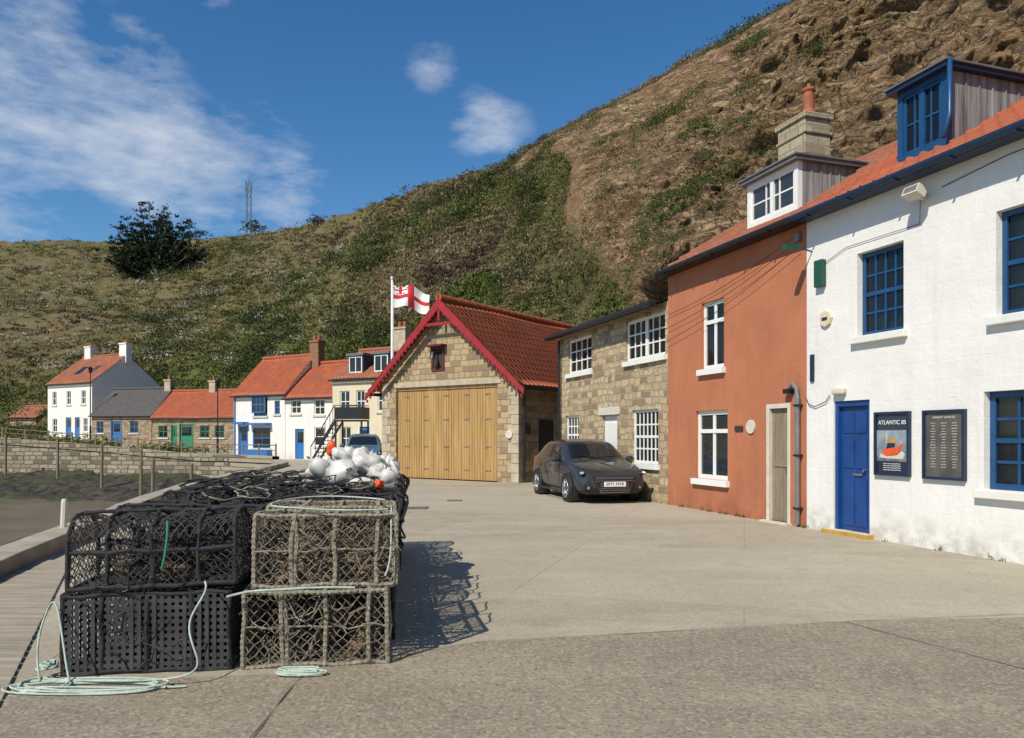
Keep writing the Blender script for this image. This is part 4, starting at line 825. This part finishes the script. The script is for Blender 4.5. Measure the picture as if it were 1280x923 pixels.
# ------------------------------------------------------------------ cars
def car(name,loc,rz_,col,zs=1.0,plate='EP71 MVR'):
    e=empty(name,loc,rz_); e.scale=(1,1,zs)
    S=[(0,.56,.30,.50,.46,.57),(.03,.72,.22,.60,.62,.69),(.16,.82,.19,.72,.72,.79),(.6,.86,.19,.83,.77,.90),(1.0,.868,.19,.90,.78,.965),(1.12,.868,.19,.91,.76,1.0),(1.38,.868,.19,.925,.72,1.17),(1.72,.868,.19,.94,.65,1.385),(1.80,.868,.19,.945,.64,1.42),(2.30,.868,.19,.96,.63,1.47),(2.38,.868,.19,.965,.63,1.472),(3.06,.868,.19,.985,.62,1.45),(3.14,.866,.19,.99,.615,1.44),(3.5,.86,.2,1.0,.60,1.38),(3.86,.83,.22,1.0,.63,1.08),(3.97,.79,.25,.92,.60,.97),(4.04,.68,.30,.80,.52,.86)]
    rings=[]
    for x,w_,zb,be,wr,zt in S:
        hp=[(0,zb),(w_*.8,zb),(w_*.965,zb+.1),(w_,zb+.32 if be>.75 else (zb+be)/2),(w_*.99,be-.13),(w_*.955,be-.01),(wr+.02,zt-.07 if zt-be>.2 else (be+zt)/2),(wr*.90,zt-.018),(wr*.45,zt),(0,zt+.01)]
        full=[(x,y,z) for y,z in hp]+[(x,-y,z) for y,z in hp[-2:0:-1]]; rings.append(full)
    n=len(rings[0]); mb=MB(); vs=[p for r in rings for p in r]; fs=[];ms=[]
    for i in range(len(S)-1):
        for k in range(n):
            fs.append((i*n+k,i*n+(k+1)%n,(i+1)*n+(k+1)%n,(i+1)*n+k)); kk=k if k<9 else n-1-k
            m_=0
            if kk==5 and i in (6,8,10): m_=1
            if kk in (7,8) and i in (5,6): m_=1
            if kk in (7,8) and i==13: m_=1
            if kk==5 and i in (7,9): m_=2
            if kk==0 or kk==1: m_=2
            ms.append(m_)
    fs+=[tuple(range(n-1,-1,-1)),tuple(range((len(S)-1)*n,len(S)*n))]; ms+=[0,0]
    mb.add(vs,fs); mb.m=ms; pc=paintcar(name+'_paint',col); mb.build('body',[pc,M['dglass'],M['black']],e,smooth=True,subd=2)
    wb=MB()
    for x in (.83,3.32):
        for sd in (-1,1):
            wb.tube([(x,sd*.60,.315),(x,sd*.871,.315)],.375,28,3)
            wb.tube([(x,sd*.62,.315),(x,sd*.645,.315),(x,sd*.66,.315),(x,sd*.86,.315),(x,sd*.885,.315),(x,sd*.89,.315)],[.2,.29,.315,.315,.29,.21],28,0)
            wb.tube([(x,sd*.880,.315),(x,sd*.892,.315)],.215,28,3)
            for k in range(10):
                a=2*math.pi*k/10+.2; d=(math.cos(a),math.sin(a)); wb.tube([(x+d[0]*.03,sd*.9,.315+d[1]*.03),(x+d[0]*.205,sd*.896,.315+d[1]*.205)],[.02,.014],5,1)
            wb.tube([(x+.208*math.cos(a),sd*.895,.315+.208*math.sin(a)) for a in np.linspace(0,2*math.pi,29)[:-1]],.012,6,1,True); wb.cyl((x,sd*.88,.315),(x,sd*.91,.315),.045,n=12,mi=1)
            wb.tube([(x+.382*math.cos(a),sd*.868,.315+.382*math.sin(a)) for a in np.linspace(-.15,math.pi+.15,20)],.018,6,2)
    wb.build('wheels',[M['rubber'],pm('alloy',(.45,.45,.46),.3,.1,5,metal=.8),pc,M['black']],e,smooth=True)
    d=MB()
    d.add([(-.035,-.46,.52),(-.035,.46,.52),(-.03,.32,.27),(-.03,-.32,.27),(.1,-.46,.52),(.1,.46,.52),(.1,.32,.27),(.1,-.32,.27)],[(0,1,2,3),(0,1,5,4),(1,2,6,5),(2,3,7,6),(3,0,4,7)],0)
    d.box(-.01,.1,-.5,.5,.56,.63,0)
    for z in (.57,.60): d.box(-.016,-.005,-.47,.47,z,z+.01,3)
    for z in (.31,.36,.41,.46): d.box(-.04,-.03,-.34,.34,z,z+.012,3)
    d.tube([(-.036,-.47,.53),(-.036,.47,.53),(-.032,.33,.265),(-.032,-.33,.265)],.008,5,1,True)
    d.box(-.06,-.042,-.26,.26,.40,.51,2)
    for sd in (-1,1):
        d.sph((.19,sd*.675,.695),(.21,.085,.055),16,8,0,Matrix.Rotation(sd*-.5,3,'Z')); d.sph((.165,sd*.69,.70),(.19,.072,.046),14,8,4,Matrix.Rotation(sd*-.5,3,'Z')); 
        d.box(.0,.12,sd*.62-.09,sd*.62+.09,.33,.42,0); d.cyl((-.01,sd*.62,.375),(.06,sd*.62,.375),.035,n=10,mi=1)
        d.sph((1.38,sd*.96,.99),(.07,.12,.075),12,8,5); d.tube([(1.40,sd*.84,.93),(1.38,sd*.93,.97)],.02,6,0)
        d.box(.7,3.4,sd*.869-.004,sd*.869+.004,.205,.26,0)
        for x in (1.42,2.36,3.1): d.tube([(x,sd*.862,.93),(x,sd*.872,.6),(x+(.02),sd*.865,.3)],.004,4,0)
        for x in (2.1,2.95): d.box(x,x+.16,sd*.872-.012,sd*.872+.012,.80,.825,5)
        d.sph((3.93,sd*.70,.88),(.09,.09,.14),10,8,6)
    d.box(4.0,4.05,-.26,.26,.62,.73,2)
    d.tube([(1.1,-.1,1.02),(1.2,.45,1.08)],.012,4,0); d.tube([(1.1,.2,1.02),(1.16,-.5,1.06)],.012,4,0)
    d.cyl((2.8,0,1.46),(3.1,0,1.62),.006,n=4,mi=0)
    lens=pm('headlamp_lens',(.42,.44,.46),.08,.2,8)
    d.build('trim',[M['black'],M['chrome'],M['wht'],M['grey'],lens,pc,M['red']],e,smooth=False)
    text(plate,.10,M['black'],e,(-.062,0,.455),(R(90),0,R(-90)),'number_plate')
    return e
car('parked_car',(2.32,17.25,0),math.atan2(.97,-.242),(.024,.026,.031))
car('parked_car',(-6.55,33.2,0),math.atan2(.99,-.15),(.08,.13,.17),1.12,'YK18 LTN')
# ------------------------------------------------------------------ lobster pots
def net(mb,fn,na,nb,r,mi,jit=.006,seed=0):
    rr=random.Random(seed); nodes={}
    def nd(i,j):
        if (i,j) not in nodes:
            p=Vector(fn(min(1,max(0,i/(2*na))),min(1,max(0,j/(2*nb))))); nodes[(i,j)]=p+Vector((rr.uniform(-jit,jit),rr.uniform(-jit,jit),rr.uniform(-jit,jit)))
        return nodes[(i,j)]
    for i in range(0,2*na+1):
        for j in range(0,2*nb):
            if (i+j)%2: continue
            for di in (-1,1):
                if 0<=i+di<=2*na and rr.random()>.03: mb.tube([nd(i,j),nd(i+di,j+1)],r,3,mi,caps=False)
def sag(a,b): return math.sin(math.pi*a*3)**2*math.sin(math.pi*b)
def pot(kind,L,D,H,seed):
    rr=random.Random(seed); mb=MB(); fr={'rope':.0155,'arch':.013,'box':.014,'grid':.014}[kind]; nr=.0038
    xs=[fr,L*.27,L*.30,L*.56,L*.85,L-fr] if kind=='rope' else [fr,L*.24,L*.5,L*.77,L-fr]
    def top(y):
        if kind!='arch': return H-fr
        t=(y/D)*2-1; return H*.5+(H*.5-fr)*math.sqrt(max(0,1-abs(t)**2.6))
    wob=lambda s_:rr.uniform(-s_,s_)
    nh=9 if kind=='arch' else 2
    loop=[(fr,fr)]+[(fr+(D-2*fr)*k/(nh-1),top(fr+(D-2*fr)*k/(nh-1))) for k in range(nh)]+[(D-fr,fr)]
    def wrapped(pts,closed):
        V=[Vector(p) for p in pts]; V=V+[V[0]] if closed else V; out=[]
        for a,b in zip(V[:-1],V[1:]):
            k=max(1,int((b-a).length/.018)); out+=[a.lerp(b,q/k) for q in range(k)]
        if not closed: out.append(V[-1])
        return out,[fr*(.88+.34*(q%2)+.12*noise.noise(Vector((q*.35,seed,0)))) for q in range(len(out))]
    for x in xs:
        pts=[]; tilt_=wob(.02)
        for (y,z),(y2,z2) in zip(loop,loop[1:]+loop[:1]):
            for t in (0,.33,.66): pts.append((x+wob(.008)+tilt_*(z/H if fr*2<x<L-fr*2 else 0),y+(y2-y)*t+wob(.006),z+(z2-z)*t+wob(.008)))
        if kind in('rope',): p_,r_=wrapped(pts,True); mb.tube(p_,r_,6,0,True)
        else: mb.tube(pts,[fr*rr.uniform(.8,1.35) for _ in pts],7,0,True)
    rails=[(fr,fr),(D-fr,fr),(fr,H-fr if kind!='arch' else H*.5),(D-fr,H-fr if kind!='arch' else H*.5)]
    if kind=='arch': rails.append((D/2,H-fr))
    for y,z in rails:
        pts=[(fr+(L-2*fr)*t,y+wob(.009),z+wob(.010)) for t in np.linspace(0,1,9)]
        if kind=='rope': p_,r_=wrapped(pts,False); mb.tube(p_,r_,6,0)
        else: mb.tube(pts,[fr*rr.uniform(.9,1.4) for _ in pts],7,0)
    if kind=='rope': mb.tube([(fr+(L-2*fr)*t,0.01+wob(.012),H*.5+wob(.02)) for t in np.linspace(0,1,12)],.007,5,0)
    for k in range(6): y=D*(k+.5)/6; mb.box(0,L,y-.025,y+.025,0,.014,3)
    for k in range(11):
        x0=rr.uniform(.05,L-.25); y0=rr.choice([rr.uniform(.0,D),0.0]); z0=rr.uniform(.1,H); pts=[(x0+t*.3+wob(.03),y0+wob(.05)-(.02 if y0<.1 else 0),z0-.25*t*(1-t)*2+wob(.05)) for t in np.linspace(0,1,7)]
        pts=[(p[0],p[1],max(.02,min(H-.01,p[2]))) for p in pts]; mb.tube(pts,rr.choice([.003,.005]),4,1 if k%3 else 0)
    for k in range(10):
        x=rr.choice(xs); z=rr.uniform(.05,H-.05)
        for q in range(3): mb.tube([(x,0,z),(x+wob(.02),-.018,z-.01+wob(.015)),(x+wob(.035),-.022+wob(.01),z-.04+wob(.03))],.0022,3,0)
    for k in range(9):
        c=(rr.uniform(.12,L-.12),rr.uniform(.08,D-.1),rr.uniform(.04,.15)); mb.sph(c,(rr.uniform(.03,.1),rr.uniform(.03,.08),rr.uniform(.02,.05)),7,5,4)
    if kind=='grid':
        def panel(fn,nu,nv):
            for i in range(nu+1):
                u=i/nu; mb.add([fn(max(0,u-.26/nu),0),fn(min(1,u+.26/nu),0),fn(min(1,u+.26/nu),1),fn(max(0,u-.26/nu),1)],[(0,1,2,3)],2)
            for j in range(nv+1):
                v_=j/nv
                for i in range(nu):
                    u0=(i+.26)/nu;u1=(i+.74)/nu; mb.add([fn(u0,max(0,v_-.24/nv)),fn(u1,max(0,v_-.24/nv)),fn(u1,min(1,v_+.24/nv)),fn(u0,min(1,v_+.24/nv))],[(0,1,2,3)],2)
                    if 0<j:
                        k=.14/nu; kz=.15/nv; vb=v_-.24/nv; va=(j-1)/nv+.24/nv
                        for (uu,sg) in ((u0,1),(u1,-1)):
                            mb.add([fn(uu,vb),fn(uu+sg*k,vb),fn(uu,vb-kz)],[(0,1,2)],2); mb.add([fn(uu,va),fn(uu+sg*k,va),fn(uu,va+kz)],[(0,1,2)],2)
        b_=lambda a,b:.014*sag(a,b)
        panel(lambda a,b:(fr+a*(L-2*fr),.006+b_(a,b),fr+b*(H-2*fr)),22,11)
        panel(lambda a,b:(fr+a*(L-2*fr),fr+b*(D-2*fr),H-.006-2*b_(a,b)),22,11)
        panel(lambda a,b:(.006,fr+a*(D-2*fr),fr+b*(H-2*fr)),12,11); panel(lambda a,b:(L-.006,fr+a*(D-2*fr),fr+b*(H-2*fr)),12,11)
        net(mb,lambda a,b:(a*L,D*.6,b*H),12,6,nr,1,.01,seed)
    else:
        c=.066 if kind=='rope' else .058; na=int(L/c); nb=int(H/c); nd_=int(D/c)
        zt=H if kind!='arch' else H*.5
        net(mb,lambda a,b:(fr+a*(L-2*fr),fr+.035*sag(a,b),fr+b*(zt-2*fr)),na,int(zt/c),nr,1,.010,seed)
        net(mb,lambda a,b:(fr+a*(L-2*fr),D-fr-.03*sag(a,b),fr+b*(zt-2*fr)),na,int(zt/c),nr,1,.009,seed+1)
        net(mb,lambda a,b:(fr+a*(L-2*fr),fr+b*(D-2*fr),top(fr+b*(D-2*fr))-.045*sag(a,b)),na,nd_+2,nr,1,.009,seed+2)
        for x in (fr,L-fr): net(mb,lambda a,b,x=x:(x+.0,fr+a*(D-2*fr),fr+b*(top(fr+a*(D-2*fr))-2*fr)),nd_,nb,nr,1,.007,seed+3)
        net(mb,lambda a,b:(L*.5+.2*(b-.5),a*D,b*H*.9),nd_,nb,nr,1,.01,seed+4)
        net(mb,lambda a,b:(L*(.1+.35*a),D*(.15+.5*b),H*(.2+.3*b+.2*a)),6,6,nr,1,.012,seed+5)
        net(mb,lambda a,b:(L*(.55+.38*a),D*(.85-.5*b),H*(.2+.45*b)),6,6,nr,1,.012,seed+6)
    deb=M['debris']
    mats={'rope':[M['rope'],M['net2'],M['plast'],M['post'],deb],'arch':[M['brope'],M['net'],M['plast'],M['plast'],deb],'box':[M['brope'],M['net'],M['plast'],M['post'],deb],'grid':[M['brope'],M['net'],M['plast'],M['plast'],deb]}[kind]
    return mb.build('lobster_pot_mesh',mats,mesh_only=True,recalc=False)
SO=Vector((-.82,5.15,0)); bv=Vector((-.13,.9915,0)); lv_=Vector((-.9915,-.13,0)); SR=math.atan2(.13,.9915)
pm_={('grid',0):pot('grid',1.06,.56,.53,1),('box',0):pot('box',1.06,.56,.50,2),('arch',0):pot('arch',1.06,.58,.50,3),('rope',0):pot('rope',.97,.56,.52,4),('rope',1):pot('rope',.97,.56,.50,5),('box',1):pot('box',.97,.56,.50,6),('arch',1):pot('arch',.97,.58,.50,7),('arch',2):pot('arch',1.06,.58,.48,17)}
rr=random.Random(5)
def place(key,a,dd,z,rot=0,tilt=0,roll=0):
    o=bpy.data.objects.new('lobster_pot',pm_[key]); scene.collection.objects.link(o)
    p=SO+lv_*a+bv*dd; o.location=(p.x,p.y,z); o.rotation_euler=(tilt,roll,SR+rot)
for r_ in range(7):
    j=lambda k=.025: rr.uniform(-k,k)
    place(('grid',0) if r_==0 else rr.choice([('box',0),('grid',0)]),2.1+j(),r_*.6,.0,j(.03))
    place(rr.choice([('arch',0),('arch',2)]) if r_!=5 else ('box',0),2.03+.03*r_+j(.05),r_*.6-.02,.54,j(.06),j(.04),j(.03))
for r_ in range(9):
    j=lambda k=.02: rr.uniform(-k,k)
    place(('rope',0) if r_ in(0,2) else rr.choice([('rope',1),('box',1)]),.98+j(),r_*.6,.0,j(.02))
    place(('rope',1) if r_==0 else rr.choice([('arch',1),('arch',1),('rope',1),('box',1)]),.96+j(.04),r_*.6+.02,.53,j(.05),j(.04),j(.03))
mb=MB(); q=random.Random(9)
for k in range(75):
    p=SO+lv_*q.uniform(.1,1.8)+bv*q.uniform(1.3,4.6); r0=q.uniform(.06,.2); z=1.06+q.uniform(0,.09); ax=q.uniform(-.8,.8)
    mb.tube([(p.x+r0*math.cos(a)*q.uniform(.8,1.2),p.y+r0*math.sin(a)*q.uniform(.8,1.2),z+.3*r0*math.sin(a+ax)*q.uniform(.5,1.2)) for a in np.linspace(0,6.28,15)[:-1]],q.choice([.005,.008,.011]),5,q.choice([0,0,0,1,2]),True)
for k in range(9):
    p=SO+lv_*q.uniform(-.07,-.02)+bv*(.5+.45*k); r0=q.uniform(.13,.2); z=.98+q.uniform(-.1,.03)
    mb.tube([(p.x+.03*math.sin(3*a),p.y+r0*math.cos(a),z+r0*math.sin(a)) for a in np.linspace(0,6.28,19)[:-1]],.009,5,0,True)
mb.build('rope_heap',[M['brope'],M['rope'],M['net2']],smooth=True)
def buoy(x,y,z,s,rx,rz_,mat,long=1.35,sd=0):
    e=empty('fishing_buoy',(x,y,z),rz_); e.rotation_euler=(rx,0,rz_); mb=MB()
    n=24; prof=[(-1,.05),(-.97,.45),(-.9,.7),(-.7,.92),(-.4,1),(-.1,1.0),(.0,.96),(.1,1.01),(.3,.98),(.55,.88),(.75,.66),(.88,.42),(.95,.22),(1.15,.2)]
    vs=[];fs=[]
    for (h,r0) in prof:
        for k in range(n):
            a=2*math.pi*k/n; rr_=s*r0*(1+.22*noise.noise(Vector((math.cos(a)*1.3+sd*3,math.sin(a)*1.3,h*1.6)))+.07*noise.noise(Vector((math.cos(a)*4+sd*3,math.sin(a)*4,h*5)))) ; sq=1-.06*math.cos(4*a); vs.append((rr_*sq*math.cos(a),rr_*sq*.9*math.sin(a),s*long*h))
    for i in range(len(prof)-1):
        for k in range(n): fs.append((i*n+k,i*n+(k+1)%n,(i+1)*n+(k+1)%n,(i+1)*n+k))
    fs+=[tuple(range(n-1,-1,-1)),tuple(range((len(prof)-1)*n,len(prof)*n))]
    mb.add(vs,fs,0)
    mb.tube([(s*.16*math.cos(a),0,s*long*1.2+s*.16*math.sin(a)) for a in np.linspace(0,6.28,13)[:-1]],s*.06,6,1,True); mb.build('float',[mat,M['grey']],e,smooth=True)
for k,b_ in enumerate([(-1.60,7.2,1.19,.14,R(75),.5,M['buoy'],1.2),(-1.84,7.4,1.21,.10,R(50),-.8,M['buoy'],1.7),(-1.75,7.9,1.30,.11,R(80),1.2,M['buoy'],1.5),(-1.20,7.4,1.12,.09,R(20),.2,M['buoy'],1.3),(-1.85,7.8,1.42,.055,R(10),.2,M['obuoy'],1.5),(-2.0,7.8,1.19,.08,R(70),2.5,M['buoy'],1.6),(-1.40,7.1,1.10,.07,R(85),1.8,M['buoy'],1.7),(-1.22,7.0,1.1,.045,R(60),.3,M['obuoy'],1.4)]): buoy(*b_,sd=k)
# lumpy tied plastic sacks among the buoys
def sack(x,y,z,r,sd):
    mb=MB(); nu,nv=40,26; vs=[];fs=[]
    for j in range(nv+1):
        ph=math.pi*j/nv
        for i in range(nu):
            th=2*math.pi*i/nu; d=Vector((math.sin(ph)*math.cos(th),math.sin(ph)*math.sin(th),math.cos(ph)))
            k=1+.30*noise.noise(d*1.6+Vector((sd*5,0,0)))+.16*(1-2*abs(noise.noise(d*3.5+Vector((0,sd*5,0)))))+.05*math.sin(9*th+sd)*math.sin(ph)
            if j<4: k*=(.35+.13*j)*1.6 if j else 1.35
            vs.append((d.x*r*1.25*k,d.y*r*k,max(-r*.5,d.z*r*.85*k)))
    for j in range(nv):
        for i in range(nu): fs.append((j*nu+i,(j+1)*nu+i,(j+1)*nu+(i+1)%nu,j*nu+(i+1)%nu))
    mb.add(vs,fs,0); o=mb.build('plastic_sack',[M['buoy']],smooth=True); o.location=(x,y,z); o.rotation_euler=(.3*math.sin(sd),.4*math.cos(sd),sd)
for k,s_ in enumerate([(-1.48,7.7,1.24,.17),(-1.36,8.1,1.20,.15),(-1.66,7.65,1.32,.12),(-1.30,7.55,1.16,.11)]): sack(*s_,k*1.7+.4)
def rope(name,pts,r=.0065,mat='cyan'):
    cu=bpy.data.curves.new(name,'CURVE'); cu.dimensions='3D'; cu.bevel_depth=r; cu.bevel_resolution=2; sp=cu.splines.new('NURBS'); sp.points.add(len(pts)-1)
    for q,p in zip(sp.points,pts): q.co=(*p,1)
    sp.use_endpoint_u=True; sp.order_u=4; cu.materials.append(M[mat]); o=bpy.data.objects.new(name,cu); scene.collection.objects.link(o); return o
def coil(cx,cy,rx,ry,n,seed,z0=.012):
    q=random.Random(seed); out=[]
    for k in range(int(n*10)):
        a=k*.628; f=1-.06*(k//10)+q.uniform(-.2,.2); out.append((cx+rx*f*math.cos(a)+q.uniform(-.03,.03),cy+ry*f*math.sin(a)+.01*(k//10),z0+.006*(k//10)+q.uniform(0,.012)))
    return out
rope('mooring_rope',coil(-2.55,4.62,.5,.12,3.5,1)+[(-1.9,4.7,.02),(-1.97,4.74,.2),(-2.08,4.79,.40),(-1.93,4.86,.56),(-2.0,4.95,.60)])
rope('mooring_rope',[(-2.95,4.75,.02),(-3.02,4.8,.2),(-2.97,4.85,.45),(-2.93,4.9,.55)]+coil(-2.9,4.65,.16,.12,3,5)+[(-2.2,4.6,.02),(-2.0,4.66,.015)])
rope('mooring_rope',coil(-2.97,4.86,.05,.05,5,15,.06))
rope('mooring_rope',[(-1.05,5.08,.535),(-1.3,5.04,.55),(-1.55,5.0,.53),(-1.72,4.98,.54),(-1.86,4.95,.50)],.008)
rope('mooring_rope',coil(-1.38,4.90,.17,.06,4,3))
rope('mooring_rope',[(-.85,5.2,1.05),(-1.1,5.12,1.04),(-1.5,5.1,1.07),(-1.75,5.3,1.06),(-1.7,5.9,1.08),(-1.3,6.0,1.08),(-.95,5.7,1.07)],.006)
rope('mooring_rope',[(-.84,5.3,1.05),(-.83,5.18,.9),(-.81,5.2,.72),(-.86,5.15,.6)],.006)
rope('mooring_rope',[(-2.22,4.9,1.0),(-2.2,4.86,.85),(-2.24,4.86,.7)],.008,'green')
print('done')
